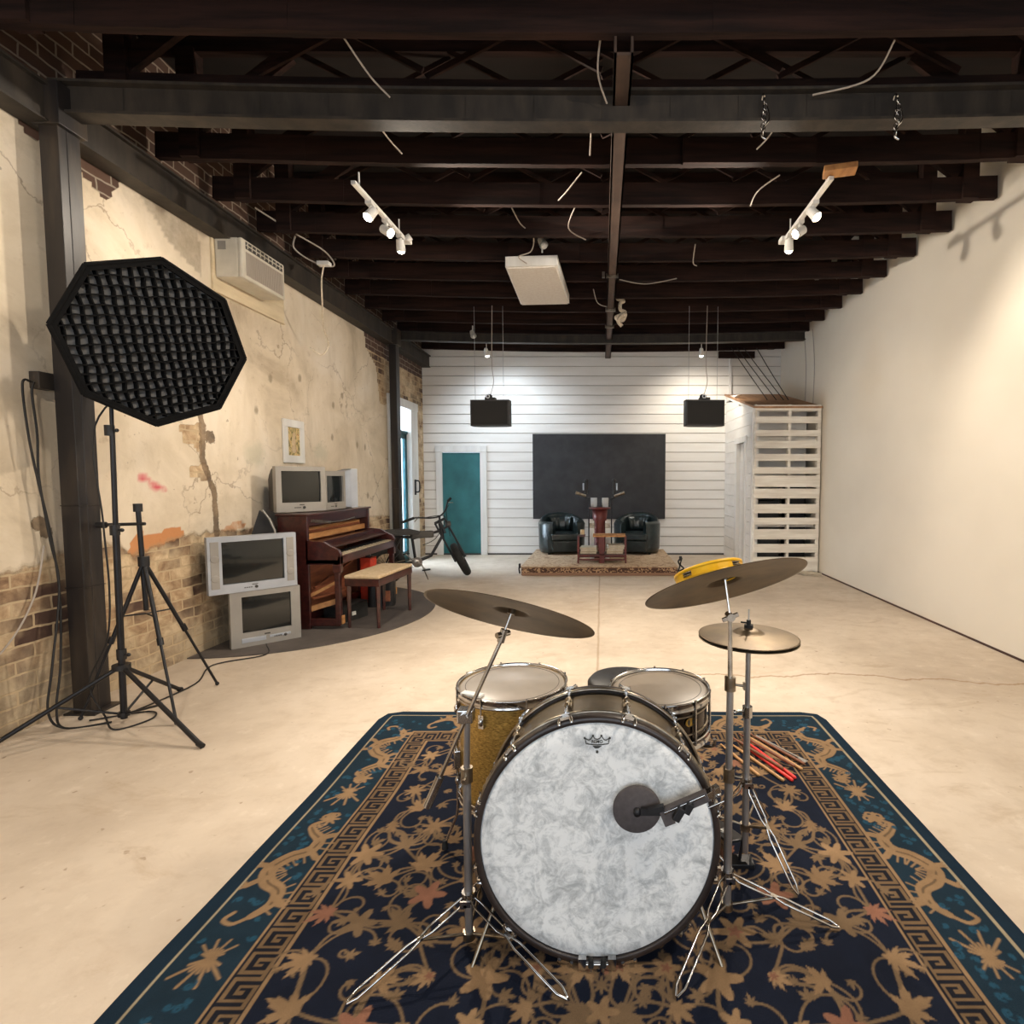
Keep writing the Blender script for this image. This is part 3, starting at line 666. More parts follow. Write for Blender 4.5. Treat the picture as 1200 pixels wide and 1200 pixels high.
for k in range(12):
    a = R(15 + 30 * k); c, s = math.sin(a), math.cos(a); ur = Vector((c, 0, s)); ut = Vector((s, 0, -c))
    m = MB(); m.cyl(ur * .370 + Vector((0, .012, 0)), ur * .370 + Vector((0, DEP - .012, 0)), .0035, n=8)
    m.cyl(ur * .370 + Vector((0, .05, 0)), ur * .370 + Vector((0, .075, 0)), .007, n=10); m.cyl(ur * .370 + Vector((0, DEP - .075, 0)), ur * .370 + Vector((0, DEP - .05, 0)), .007, n=10)
    m.build('tension_rod', M['chrome'], bd)
    m = MB(); m.bar(ur * .353 + Vector((0, DEP / 2 - .035, 0)), ur * .353 + Vector((0, DEP / 2 + .035, 0)), .022, .022, ur); m.ball(ur * .368 + Vector((0, DEP / 2 - .025, 0)), .011, 10); m.ball(ur * .368 + Vector((0, DEP / 2 + .025, 0)), .011, 10)
    m.build('lug', M['nickel'], bd)
    for y0, fy in ((0.02, -.006), (DEP - .02, DEP + .006)):
        m = MB(); m.bar(ur * .371 + Vector((0, y0 - .016, 0)), ur * .371 + Vector((0, y0 + .016, 0)), .028, .008, ur)
        for e in (-.017, .017): m.tube([ur * .371 + ut * e * .6 + Vector((0, y0, 0)), ur * .370 + ut * e + Vector((0, fy * .4 + y0 * .6 if fy < 0 else fy, 0)), ur * .366 + ut * e * 1.1 + Vector((0, fy, 0)), ur * .360 + ut * e * 1.1 + Vector((0, fy, 0))], .0055, 8)
        m.build('claw', M['chrome'], bd)
m = MB(); m.bb(-.055, .055, -.014, .02, -.366, -.350); m.bb(-.055, -.032, -.018, .0, -.366, -.334); m.bb(.032, .055, -.018, .0, -.366, -.334); m.cyl((-.05, -.012, -.352), (.05, -.012, -.352), .005)
for x in (-.018, .018): m.cyl((x, -.016, -.335), (x, -.022, -.366), .004); m.ball((x, -.017, -.352), .009, 10)
cl = m.build('hoop_clamp', M['chrome'], bd)
m = MB()
for x in (-.018, .018): m.cyl((x, -.02, -.352), (x, -.02, -.33), .009, .007); m.ball((x, -.02, -.333), .0085, 10)
m.build('clamp_knob', M['rubber'], cl)
# spurs
for s in (-1, 1):
    m = MB(); m.cyl((s * .30, .12, -.20), (s * .37, .0, -.374), .006, n=10); m.cyl((s * .29, .14, -.17), (s * .315, .1, -.235), .013, n=12)
    m.build('spur', M['nickel'], bd)
# printed crown badge with lettering, just under the top of the front head
m = MB(); y0 = -.0005
cr = [(-.033, -.004), (-.037, .012), (-.021, .006), (-.012, .019), (0, .008), (.012, .019), (.021, .006), (.037, .012), (.033, -.004)]
def ring2(pts, w_, z=0.0):
    for a, b in zip(pts[:-1], pts[1:]): m.bar((a[0], y0, a[1] + .29), (b[0], y0, b[1] + .29), w_, .0012, (0, 1, 0))
ring2([(-.033, -.004), (-.036, .012), (-.026, .0065), (-.020, .0085), (-.0125, .019), (-.007, .011), (0, .009), (.007, .011), (.0125, .019), (.020, .0085), (.026, .0065), (.036, .012), (.033, -.004), (.015, -.0065), (0, -.007), (-.015, -.0065), (-.033, -.004)], .0024)
for x, z, r in ((-.037, .013, .0032), (.037, .013, .0032), (-.0125, .020, .003), (.0125, .020, .003)): m.lathe([(0, -.0012), (r, -.0012), (r, .0005)], (x, y0, z + .29), (0, 1, 0), 10)
m.lathe([(0, -.001), (.004, -.001), (.004, .001)], (0, y0, .262), (0, 1, 0), 12)
m.prism([(-.014, -.010), (.014, -.010), (.004, -.017), (-.006, -.018)], (0, y0, .29), (1, 0, 0), (0, 0, 1), (0, -.0006, 0))
bdg = m.build('crown_badge', M['ink'], bd)
tx = bpy.data.curves.new('badge_lettering', 'FONT'); tx.body = 'REMO'; tx.size = .0125; tx.align_x = 'CENTER'; tx.extrude = .0003; tx.offset = .0003; tx.materials.append(M['ink'])
tmp = bpy.data.objects.new('lettering_curve', tx); COL.objects.link(tmp)
lm = bpy.data.meshes.new_from_object(tmp.evaluated_get(bpy.context.evaluated_depsgraph_get())); bpy.data.objects.remove(tmp)
to = bpy.data.objects.new('badge_lettering', lm); COL.objects.link(to); to.parent = bdg; to.location = (0, y0 - .001, .2885); to.rotation_euler = (PI / 2, 0, 0)

# grey round pad on an arm clipped to the hoop
da = thing('drum_pad_clamp', 'dark grey round pad on a clip arm held against the white drum head', 'drum pad', (.103, 1.562, .484))
MB().lathe([(0, -.006), (.066, -.006), (.070, -.002), (.070, .008), (0, .008)], axis=(0, 1, 0), n=48).build('pad', M['grey_cloth'], da)
m = MB(); m.bar((.01, -.018, .006), (.085, -.028, .012), .012, .020); m.lathe([(0, -.02), (.011, -.02), (.011, -.004)], axis=(0, 1, 0), n=16)
m.bar((.03, -.03, .016), (.075, -.034, .028), .018, .014)
m.build('pivot', M['black_plastic'], da)
m = MB(); m.bar((.07, -.028, .004), (.20, -.03, .062), .022, .030); m.bar((.07, -.028, -.006), (.10, -.028, .006), .028, .046); m.build('arm', M['grey_cloth'], da, .002)
m = MB(); m.bar((.075, -.042, .014), (.19, -.044, .068), .004, .006); m.cyl((.215, -.03, .045), (.215, -.03, .085), .006); m.bar((.195, -.03, .060), (.235, -.015, .075), .02, .02); m.ball((.232, -.02, .058), .009); m.cyl((.20, -.04, .03), (.245, -.04, .05), .003)
m.build('hoop_clip', M['chrome'], da, .001)
m = MB(); m.bar((.105, -.05, .0), (.125, -.05, .035), .016, .022); m.bar((.135, -.05, .02), (.15, -.05, .048), .014, .02); m.build('adjuster', M['black_plastic'], da, .002)

# ---------------------------------------------------------------- drums behind
def small_drum(t, Rr, z0, z1, shell, nlug, head, badge=False, hoopm='chrome'):
    MB().lathe([(Rr - .004, z0), (Rr - .004, z1)], n=64).build('shell', shell, t)
    for z, s, nm in ((z1, 1, 'top_hoop'), (z0, -1, 'bottom_hoop')):
        MB().lathe([(Rr + .0, z - s * .024), (Rr + .009, z - s * .024), (Rr + .006, z - s * .02), (Rr + .006, z + s * .006), (Rr + .009, z + s * .008), (Rr + .004, z + s * .010), (Rr + .001, z + s * .006), (Rr, z - s * .024)], n=64).build(nm, M[hoopm], t)
    MB().lathe([(0.001, z1 + .001), (Rr - .012, z1 + .001), (Rr - .002, z1 - .003), (Rr + .001, z1 - .006)], n=64).build('batter_head', head, t)
    MB().torus((0, 0, z1 + .0012), Rr - .026, .0012, n=64, k=4).build('head_ring', M['dark_grey_plastic'], t)
    for k in range(nlug):
        a = 2 * PI * (k + .5) / nlug; ur = Vector((math.cos(a), math.sin(a), 0)); m = MB()
        h = min(.05, (z1 - z0) / 3)
        m.cyl(ur * (Rr + .009) + Vector((0, 0, z1 + .004)), ur * (Rr + .009) + Vector((0, 0, z1 - .07)), .0032, n=8); m.cyl(ur * (Rr + .009) + Vector((0, 0, z1 + .004)), ur * (Rr + .009) + Vector((0, 0, z1 + .013)), .005, n=6)
        if z1 - z0 < .25: m.cyl(ur * (Rr + .007) + Vector((0, 0, z1 - .02)), ur * (Rr + .007) + Vector((0, 0, z0 + .01)), .0055, n=10)
        else:
            for zz in (z1 - .07, z0 + .07): m_ = MB(); m_.bar(ur * (Rr + .002) + Vector((0, 0, zz - .025)), ur * (Rr + .002) + Vector((0, 0, zz + .025)), .022, .018, ur); m_.ball(ur * (Rr + .009) + Vector((0, 0, zz)), .012, 10, (1, 1, 1.5)); m_.build('lug', M['chrome'], t)
            MB().cyl(ur * (Rr + .009) + Vector((0, 0, z0 + .0)), ur * (Rr + .009) + Vector((0, 0, z0 + .07)), .0032, n=8).build('tension_rod', M['chrome'], t)
        m.build('tension_rod', M['chrome'], t)
ft = thing('floor_tom', 'gold sparkle floor tom with a hazy head left of the bass drum', 'drum', (-.354, 2.165, 0))
small_drum(ft, .210, .21, .635, M['sparkle'], 8, M['head_clear'])
for a in (200, 320, 80):
    ur = Vector((math.cos(R(a)), math.sin(R(a)), 0)); b = ur * .219
    lg = MB().tube([b + Vector((0, 0, .44)), b + Vector((0, 0, .18)), b * 1.02 + Vector((0, 0, .14)), b * 1.22 + Vector((0, 0, .04)), b * 1.24 + Vector((0, 0, .028))], .0055, 8).build('leg', M['chrome'], ft)
    MB().cyl(b * 1.24 + Vector((0, 0, .013)), b * 1.24 + Vector((0, 0, .045)), .012, .009).build('rubber_foot', M['rubber'], lg)
    MB().bar(b + Vector((0, 0, .33)), b + Vector((0, 0, .40)), .035, .024, ur).build('leg_bracket', M['chrome'], ft, .003)
m = MB(); m.bar((-.17, -.12, .642), (-.09, -.15, .642), .03, .008); m.build('muffling_tape', M['white_mark'], ft)
sn = thing('snare_drum', 'black nickel snare drum with a gold badge right of the bass drum', 'drum', (.234, 2.105, 0), (R(1), R(-1), 0))
small_drum(sn, .184, .480, .643, M['snare_shell'], 10, M['head_grey'])
for z in (.530, .598):
    MB().torus((0, 0, z), .1815, .0035, n=64, k=6).build('shell_bead', M['nickel'], sn)
a = R(-58); ur = Vector((math.cos(a), math.sin(a), 0)); tt = Vector((-math.sin(a), math.cos(a), 0))
c = ur * .1825 + Vector((0, 0, .578)); bp = []
for i in range(20):
    q = 2 * PI * i / 20; bp.append((math.cos(q) * .027, math.sin(q) * .017))
bg = MB().prism(bp, c, tt, (0, 0, 1), ur * .003).build('maker_badge', M['gold_badge'], sn)
MB().bar(c + ur * .0035 - tt * .012 + Vector((0, 0, -.008)), c + ur * .0035 - tt * .012 + Vector((0, 0, .008)), .008, .002, ur).bar(c + ur * .0035 + tt * .008 + Vector((0, 0, -.008)), c + ur * .0035 + tt * .008 + Vector((0, 0, .008)), .008, .002, ur).torus(c + ur * .003, .016, .0012, ur, 24, 6).build('badge_mark', M['ink'], bg)
a = R(-150); ur = Vector((math.cos(a), math.sin(a), 0)); MB().bar(ur * .192 + Vector((0, 0, .505)), ur * .192 + Vector((0, 0, .615)), .03, .018, ur).build('strainer', M['chrome'], sn, .003)
ss = thing('snare_stand', 'chrome tripod stand holding the snare drum', 'drum stand', (.234, 2.105, 0))
m = MB(); m.cyl((0, 0, .06), (0, 0, .42), .012)
m.build('tube', M['dark_tube'], ss)
for k in range(3):
    a = R(90 + 120 * k); ur = Vector((math.cos(a), math.sin(a), 0))
    m = MB(); m.bar((0, 0, .40), ur * .205 + Vector((0, 0, .455)), .014, .006); m.tube([ur * .20 + Vector((0, 0, .455)), ur * .212 + Vector((0, 0, .46)), ur * .214 + Vector((0, 0, .485))], .007)
    m.build('basket_arm', M['chrome'], ss)
    m = MB()
    ut = Vector((-ur.y, ur.x, 0)) * .012
    for s in (-1, 1): m.tube([Vector((0, 0, .25)) + ut * s * .4, ur * .14 + Vector((0, 0, .13)) + ut * s, ur * .26 + Vector((0, 0, .022))], .0035, 6)
    m.tube([(0, 0, .08), ur * .14 + Vector((0, 0, .12))], .004, 6); m.build('leg', M['chrome'], ss)
th = thing('drum_throne', 'round black drum stool just visible behind the bass drum', 'stool', (.10, 2.53, 0))
MB().lathe([(0, .44), (.15, .44), (.165, .455), (.165, .505), (.150, .522), (0.001, .524)], n=40).build('seat', M['black_plastic'], th)
MB().cyl((0, 0, .10), (0, 0, .44), .014).build('post', M['chrome'], th)
for k in range(3):
    a = R(30 + 120 * k); ur = Vector((math.cos(a), math.sin(a), 0))
    MB().tube([(0, 0, .28), ur * .26 + Vector((0, 0, .024))], .008).tube([(0, 0, .12), ur * .15 + Vector((0, 0, .14))], .005).build('leg', M['chrome'], th)

# ---------------------------------------------------------------- cymbals and stands
def cymbal(name, label, c, Rr, rot, cat='cymbal'):
    pr = []
    for r in np.linspace(.006, .045, 8): pr.append((r, .018 * math.sqrt(max(0, 1 - (r / .05) ** 2)) + .012))
    for r in np.linspace(.055, Rr, 24): pr.append((r, .015 * (1 - (r / Rr) ** 1.6)))
    pr2 = pr + [(r, z - .0014) for r, z in reversed(pr)] + [pr[0]]
    m = MB().lathe(pr2, n=96)
    return tag(m.build(name, M['cymbal'], loc=c, rot=rot), label, cat)
n = N('lathed_bronze'); v = n.tc.outputs['Object']; s3 = n.sep(v)
r_ = n.math('SQRT', n.math('ADD', n.math('MULTIPLY', s3[0], s3[0]), n.math('MULTIPLY', s3[1], s3[1])))
cx = n.n.new('ShaderNodeCombineXYZ'); n.l.new(r_, cx.inputs[0]); g = n.noise(cx.outputs[0], 420, 2); b = n.noise(v, 6, 5, .6)
f = n.ramp(b, [(.3, rgb(84, 72, 58)), (.5, rgb(112, 96, 74)), (.7, rgb(132, 114, 88))])
n.set(Base_Color=n.mix(n.math('MULTIPLY', g, .35), f, rgb(60, 50, 40)), Roughness=.48, Metallic=.75); n.bump(g, .12, .001); M['cymbal'] = n.m
cymbal('crash_cymbal', 'large aged bronze cymbal on the boom stand at left, tipped to the right', (-.272, 1.63, 1.040), .257, (R(-25), R(12.5), 0))
cymbal('ride_cymbal', 'aged bronze cymbal on the straight stand, carrying a yellow tambourine', (.395, 1.76, 1.105), .262, (R(-24), R(-13), 0))
def legs(t, hubz, botz, feet, hubxy=(0, 0)):
    for (fx, fy) in feet:
        F = Vector((fx, fy, .024)); a = Vector((0, 0, hubz)); d = (F - a); mid = a + d * .42; ur = Vector((fx, fy, 0)).normalized(); ut = Vector((-ur.y, ur.x, 0))
        m = MB()
        for s in (-1, 1):
            m.tube([a + ur * .014 + ut * s * .006, a + d * .10 + ut * s * .013, a + d * .34 + ut * s * .013, mid + ut * s * .004, a + d * .52 + ut * s * .013, a + d * .93 + ut * s * .013, F + ut * s * .002], .0036, 6)
        m.bar(mid - d * .03, mid + d * .03, .016, .006); m.build('leg', M['chrome'], t)
        MB().tube([(0, 0, botz), mid + Vector((0, 0, -.006))], .0045, 6).build('leg_brace', M['nickel'], t)
    m = MB(); m.cyl((0, 0, hubz - .014), (0, 0, hubz + .016), .021, n=20); m.build('leg_collar', M['chrome'], t)
    m = MB(); m.cyl((0, -.018, hubz), (0, -.045, hubz), .005); m.bar((-.016, -.042, hubz + .006), (.016, -.042, hubz + .006), .006, .018); m.build('wing_screw', M['chrome'], t)
    MB().cyl((0, 0, botz - .014), (0, 0, botz + .010), .019, n=16).build('bottom_collar', M['nickel'], t)
cs = thing('cymbal_stand', 'chrome boom stand in front of the gold tom, holding the left cymbal', 'cymbal stand', (-.409, 1.63, 0))
MB().cyl((0, 0, .035), (0, 0, .56), .0125).build('lower_tube', M['dark_tube'], cs)
MB().cyl((0, 0, .56), (.004, 0, .72), .0095).build('upper_tube', M['dark_tube'], cs)
MB().cyl((0, 0, .53), (0, 0, .575), .018, n=20).cyl((0, -.015, .552), (0, -.04, .552), .005).build('height_collar', M['nickel'], cs)
MB().bb(-.022, .024, -.02, .02, .718, .758).cyl((.0, -.035, .738), (.0, .03, .738), .014, n=20).build('boom_tilter', M['chrome'], cs, .003)
MB().tube([(-.106, -.03, .484), (.008, -.02, .742), (.118, -.004, .985)], .0062, 10).build('boom_arm', M['chrome'], cs)
MB().cyl((-.112, -.031, .470), (-.073, -.026, .560), .0125, n=16).build('boom_weight', M['chrome'], cs)
MB().cyl((.108, -.005, .962), (.120, -.004, 1.000), .011, n=12).cyl((.100, -.02, .985), (.130, .015, .985), .009, n=12).cyl((.118, -.004, .99), (.148, .025, 1.075), .004, n=8).build('cymbal_tilter', M['chrome'], cs, .001)
MB().cyl((.1365, .013, 1.042), (.1435, .021, 1.06), .012, .009).bar((.128, .018, 1.072), (.160, .026, 1.068), .006, .014).build('wing_nut', M['nickel'], cs)
legs(cs, .167, .045, [(-.284, -.206), (.315, -.193), (.02, .33)])
cs = thing('cymbal_stand', 'chrome straight stand beside the hi-hat, holding the tambourine cymbal', 'cymbal stand', (.412, 1.74, 0))
MB().cyl((0, 0, .035), (0, 0, .50), .0135).build('lower_tube', M['dark_tube'], cs)
MB().cyl((0, 0, .50), (0, 0, .80), .0115).build('middle_tube', M['dark_tube'], cs)
MB().cyl((0, 0, .80), (-.004, 0, 1.01), .0080).build('upper_tube', M['chrome'], cs)
for z in (.50, .80):
    MB().cyl((0, 0, z - .03), (0, 0, z + .014), .018, n=20).cyl((.015, -.01, z - .008), (.04, -.02, z - .008), .004).bar((.04, -.02, z - .02), (.04, -.02, z + .004), .014, .006).build('height_collar', M['nickel'], cs)
MB().cyl((-.004, -.02, 1.01), (-.004, .02, 1.01), .013, n=18).bar((-.03, -.01, 1.0), (.02, -.01, 1.02), .012, .012).cyl((-.004, 0, 1.012), (-.018, .022, 1.135), .0045, n=8).build('cymbal_tilter', M['chrome'], cs, .001)
MB().cyl((-.0165, .020, 1.125), (-.0175, .0215, 1.14), .012, .009).build('wing_nut', M['nickel'], cs)
legs(cs, .155, .05, [(-.205, -.298), (.343, -.061), (-.05, .30)])
# tambourine resting on the ride
rm = Matrix.Rotation(R(-13), 3, 'Y') @ Matrix.Rotation(R(-24), 3, 'X')
tb = thing('tambourine', 'yellow plastic tambourine lying on top of the right cymbal', 'tambourine', Vector((.395, 1.76, 1.105)) + rm @ Vector((-.045, -.045, .020)), (R(-24), R(-13), 0))
m = MB(); n_ = 40
for i in range(n_):
    if i % 10 in (4, 5): continue
    a0, a1 = 2 * PI * i / n_, 2 * PI * (i + 1) / n_
    pr = [(.100, 0), (.108, 0), (.108, .032), (.100, .032)]
    vs = [(r * math.cos(a), r * math.sin(a), z) for a in (a0, a1) for r, z in pr]
    m.add(vs, [(0, 1, 5, 4), (1, 2, 6, 5), (2, 3, 7, 6), (3, 0, 4, 7), (0, 3, 2, 1), (4, 5, 6, 7)])
m.lathe([(.100, 0), (.108, 0), (.108, .010), (.100, .010), (.100, 0)], n=60); m.lathe([(.100, .025), (.110, .025), (.110, .034), (.100, .034), (.100, .025)], n=60)
m.build('frame', M['yellow'], tb)
for q in range(4):
    a = 2 * PI * (q * 10 + 5) / n_; ur = Vector((math.cos(a), math.sin(a), 0))
    MB().lathe([(0, -.002), (.017, -.002), (.012, .002), (0, .003)], ur * .103 + Vector((0, 0, .014)), n=20).lathe([(0, 0), (.012, .001), (.017, .004), (0, .005)], ur * .103 + Vector((0, 0, .017)), n=20).cyl(ur * .103 + Vector((0, 0, .008)), ur * .103 + Vector((0, 0, .027)), .002).build('jingle', M['mid_wood'] if 0 else M['nickel'], tb)
# hi-hat
hx, hy = .534, 1.985
for nm, z, rx, lb in (('hi_hat_cymbal', .878, R(0), 'upper bronze hi-hat cymbal of the pair beside the straight stand'), ('hi_hat_cymbal', .866, R(180), 'lower bronze hi-hat cymbal, under its twin')):
    o = cymbal(nm, lb, (hx, hy, z), .179, (rx, R(1.5), 0)); o['group'] = 'hi-hat cymbals'
hs = thing('hi_hat_stand', 'chrome hi-hat stand with pedal behind the straight cymbal stand', 'hi-hat stand', (hx, hy, 0))
MB().cyl((0, 0, .06), (0, 0, .60), .0125).build('lower_tube', M['dark_tube'], hs)
MB().cyl((0, 0, .60), (0, 0, .84), .0095).build('upper_tube', M['dark_tube'], hs)
MB().cyl((0, 0, .84), (0, 0, .975), .003, n=8).build('pull_rod', M['steel_cable'], hs)
MB().cyl((0, 0, .575), (0, 0, .615), .018, n=20).cyl((-.015, -.005, .60), (-.05, -.015, .60), .004).ball((-.05, -.015, .60), .008).build('height_collar', M['chrome'], hs)
MB().cyl((0, 0, .90), (0, 0, .918), .016).cyl((0, 0, .918), (0, 0, .935), .008).cyl((-.004, 0, .925), (-.03, -.01, .93), .003).cyl((0, 0, .835), (0, 0, .855), .014).build('clutch', M['rubber'], hs)
legs(hs, .33, .16, [(.14, -.165), (-.26, .02), (.16, .26)])
m = MB(); m.bar((-.03, .0, .10), (-.09, .24, .03), .075, .010); m.bb(-.06, .03, -.03, .03, .013, .03); m.cyl((-.02, 0, .03), (0, 0, .16), .006); m.bar((-.12, .26, .02), (-.06, .26, .02), .03, .01)
pd = m.build('pedal', M['black_metal'], hs, .002)
m = MB(); ax = Vector((-.06, .24, -.07)).normalized(); sx = Vector((1, .25, 0)).normalized(); c = Vector((-.052, .09, .083))
m.torus(c, .022, .0015, sx.cross(ax), 28, 6)
for e in (-.012, -.004, .004, .012): m.bar(c + ax * e - sx * .014, c + ax * e * .4 + sx * .016, .002, .002)
m.build('pedal_mark', M['white_mark'], pd)

# ---------------------------------------------------------------- drumsticks on the rug
def stick(p, q, z, mt, label, r=.0075, name='drumstick', cat='drumstick'):
    p = Vector((*p, z)); q = Vector((*q, z)); d = q - p; L_ = d.length; u = d.normalized()
    pr = [(0.001, 0), (r * .8, .002), (r, .008), (r, L_ * .72), (r * .5, L_ * .955), (r * .72, L_ * .972), (r * .6, L_ * .995), (.001, L_)]
    o = MB().lathe(pr, (0, 0, 0), u, 14).build(name, M[mt], loc=p); return tag(o, label, cat, 'drumsticks on the rug')
def on(u_, v_, z=.02):
    th_ = math.atan(40 / 650); y_ = -(v_ - 600) / 650; dz = -math.sin(th_) + y_ * math.cos(th_); t = (z - H) / dz
    return ((u_ - 705) / 650 * t, (math.cos(th_) + y_ * math.sin(th_)) * t)
stick((.758, 2.585), (.640, 2.90), .021, 'stick_wood', 'pale drumstick lying nearest the hi-hat stand, apart from the pile')
stick((.862, 2.540), (.690, 2.92), .021, 'stick_wood', 'pale drumstick along the left edge of the stick pile')
stick((.905, 2.540), (.745, 2.93), .021, 'stick_red', 'left red drumstick of the crossed pile', .008)
stick((.925, 2.560), (.775, 2.95), .022, 'stick_red', 'right red drumstick of the crossed pile', .008)
stick((.885, 2.620), (.700, 2.97), .036, 'stick_brown', 'brown drumstick lying across the tops of the red ones')
stick((.950, 2.640), (.760, 2.99), .037, 'stick_brown', 'brown drumstick on the right half of the pile')
stick((.985, 2.640), (.800, 3.01), .022, 'stick_wood', 'tan drumstick beside the white-tipped pair')
stick((1.015, 2.690), (.830, 3.02), .022, 'stick_brown', 'dark drumstick at the right edge of the pile')
m = MB(); 
for k_ in range(6): m.tube([(1.0 + .002 * k_, 2.745 + .002 * k_, .026), (1.022 + .004 * k_, 2.705 + .003 * k_, .022)], .0016, 5)
m.tube([(.86, 3.0, .020), (1.005, 2.75, .026)], .0042)
tag(m.build('drum_brush', M['grey_plastic']), 'white-ended drum brush on the right of the stick pile', 'drum brush')

# ---------------------------------------------------------------- softbox on its stand
ls = thing('light_stand', 'tall black tripod light stand carrying the softbox', 'light stand', (-2.815, 3.19, 0))
MB().cyl((0, 0, .035), (.01, 0, 1.15), .017).build('lower_tube', M['black_metal'], ls)
MB().cyl((.01, 0, 1.15), (.02, 0, 1.72), .013).cyl((.02, 0, 1.72), (.03, 0, 2.2), .010).build('upper_tube', M['black_metal'], ls)
for z in (.42, 1.15, 1.72): MB().cyl((.005, 0, z - .03), (.005, 0, z + .03), .024, n=16).cyl((.02, 0, z), (.055, -.01, z), .005).ball((.055, -.01, z), .011).build('knob_collar', M['black_plastic'], ls)
MB().cyl((0, 0, .33), (0, 0, .36), .045, n=16).build('leg_hub', M['black_plastic'], ls); MB().cyl((0, 0, .05), (0, 0, .075), .03, n=16).build('brace_hub', M['black_plastic'], ls)
for fx, fy in ((.66, -.29), (-.44, -.36), (-.05, .50)):
    MB().tube([(0, 0, .35), (fx, fy, .014)], .013).cyl((fx * .97, fy * .97, .022), (fx * 1.02, fy * 1.02, .012), .015).build('leg', M['black_metal'], ls)
    MB().tube([(0, 0, .06), (fx * .52, fy * .52, .18)], .007).build('brace', M['black_metal'], ls)
A_ = R(60); cxy = Vector((-2.525, 3.22, 2.215))
nrm = Vector((math.sin(A_), -math.cos(A_), -.17)).normalized()
su = Vector((math.cos(A_), math.sin(A_), 0)); sv = nrm.cross(su) * -1
if sv.z < 0: sv = -sv
SB = Matrix((( su.x, sv.x, nrm.x, cxy.x), (su.y, sv.y, nrm.y, cxy.y), (su.z, sv.z, nrm.z, cxy.z), (0, 0, 0, 1)))   # local x across, y up, z towards the room
sb = thing('softbox', 'black octagonal softbox with honeycomb grid on the tall stand', 'softbox'); sb.matrix_world = SB
RB = .465; oc = [(RB * math.cos(R(45 * i + 45)), RB * math.sin(R(45 * i + 45))) for i in range(8)]
m = MB(); vs = [(a, b, 0) for a, b in oc] + [(a * .97, b * .97, -.075) for a, b in oc] + [(a * .14, b * .14, -.34) for a, b in oc] + [(a * .14, b * .14, -.36) for a, b in oc]
fs = [(j * 8 + i, j * 8 + (i + 1) % 8, (j + 1) * 8 + (i + 1) % 8, (j + 1) * 8 + i) for j in range(3) for i in range(8)]
m.add(vs, fs); m.add([(a * .14, b * .14, -.36) for a, b in oc], [tuple(range(8))])
for i in range(8): m.tube([(oc[i][0], oc[i][1], 0), (oc[(i + 1) % 8][0], oc[(i + 1) % 8][1], 0)], .011, 6)
m.build('fabric_shell', M['softbox'], sb)
m = MB(); m.add([(a * .955, b * .955, -.056) for a, b in oc], [tuple(range(8))]); m.build('diffuser', M['diffuser'], sb)
rim = MB(); ins = [(a * .93, b * .93) for a, b in oc]
for i in range(8):
    j = (i + 1) % 8; rim.add([(*oc[i], .004), (*oc[j], .004), (*ins[j], .002), (*ins[i], .002)], [(0, 1, 2, 3)])
rim.build('rim_band', M['softbox'], sb)
m = MB(); step = .050
def chord(pts, ax, c):
    o = []
    for i in range(len(pts)):
        a, b = pts[i], pts[(i + 1) % len(pts)]
        if (a[ax] - c) * (b[ax] - c) < 0: t = (c - a[ax]) / (b[ax] - a[ax]); o.append(a[1 - ax] + t * (b[1 - ax] - a[1 - ax]))
    return (min(o), max(o)) if len(o) > 1 else None
GR = R(13); insr = [(a * math.cos(-GR) - b * math.sin(-GR), a * math.sin(-GR) + b * math.cos(-GR)) for a, b in ins]
def unr(p): return (p[0] * math.cos(GR) - p[1] * math.sin(GR), p[0] * math.sin(GR) + p[1] * math.cos(GR))
GR_ = 1
for k_ in range(-9, 10):
    c = k_ * step
    for ax in (0, 1):
        q = chord(insr, ax, c)
        if not q: continue
        n_ = 14; prev = None
        for i in range(n_ + 1):
            t = q[0] + (q[1] - q[0]) * i / n_; wv = .005 * math.sin(t * 40 + k_)
            p = unr((c + wv, t) if ax == 0 else (t, c + wv))
            if prev: m.bar((prev[0], prev[1], -.027), (p[0], p[1], -.027), .006, .052, (0, 0, 1))
            prev = p
m.build('honeycomb_grid', M['softbox'], sb)
MB().cyl((0, 0, -.52), (0, 0, -.34), .06, n=20).bar((0, -.10, -.42), (0, 0, -.42), .04, .05).build('lamp_head', M['black_plastic'], sb)
tag(MB().tube(spline([(-2.62, 3.24, 2.05), (-2.90, 3.2, 1.75), (-2.885, 3.2, 1.2), (-2.87, 3.2, .8), (-2.90, 3.2, .5), (-3.0, 3.18, .25), (-2.9, 3.16, .06), (-2.79, 3.10, .008), (-2.70, 3.25, .008), (-2.8, 3.35, .008), (-3.05, 3.22, .008)], 8), .005).build('power_cable', M['black_cable']), 'thin black cable hanging down beside the softbox stand', 'cable')
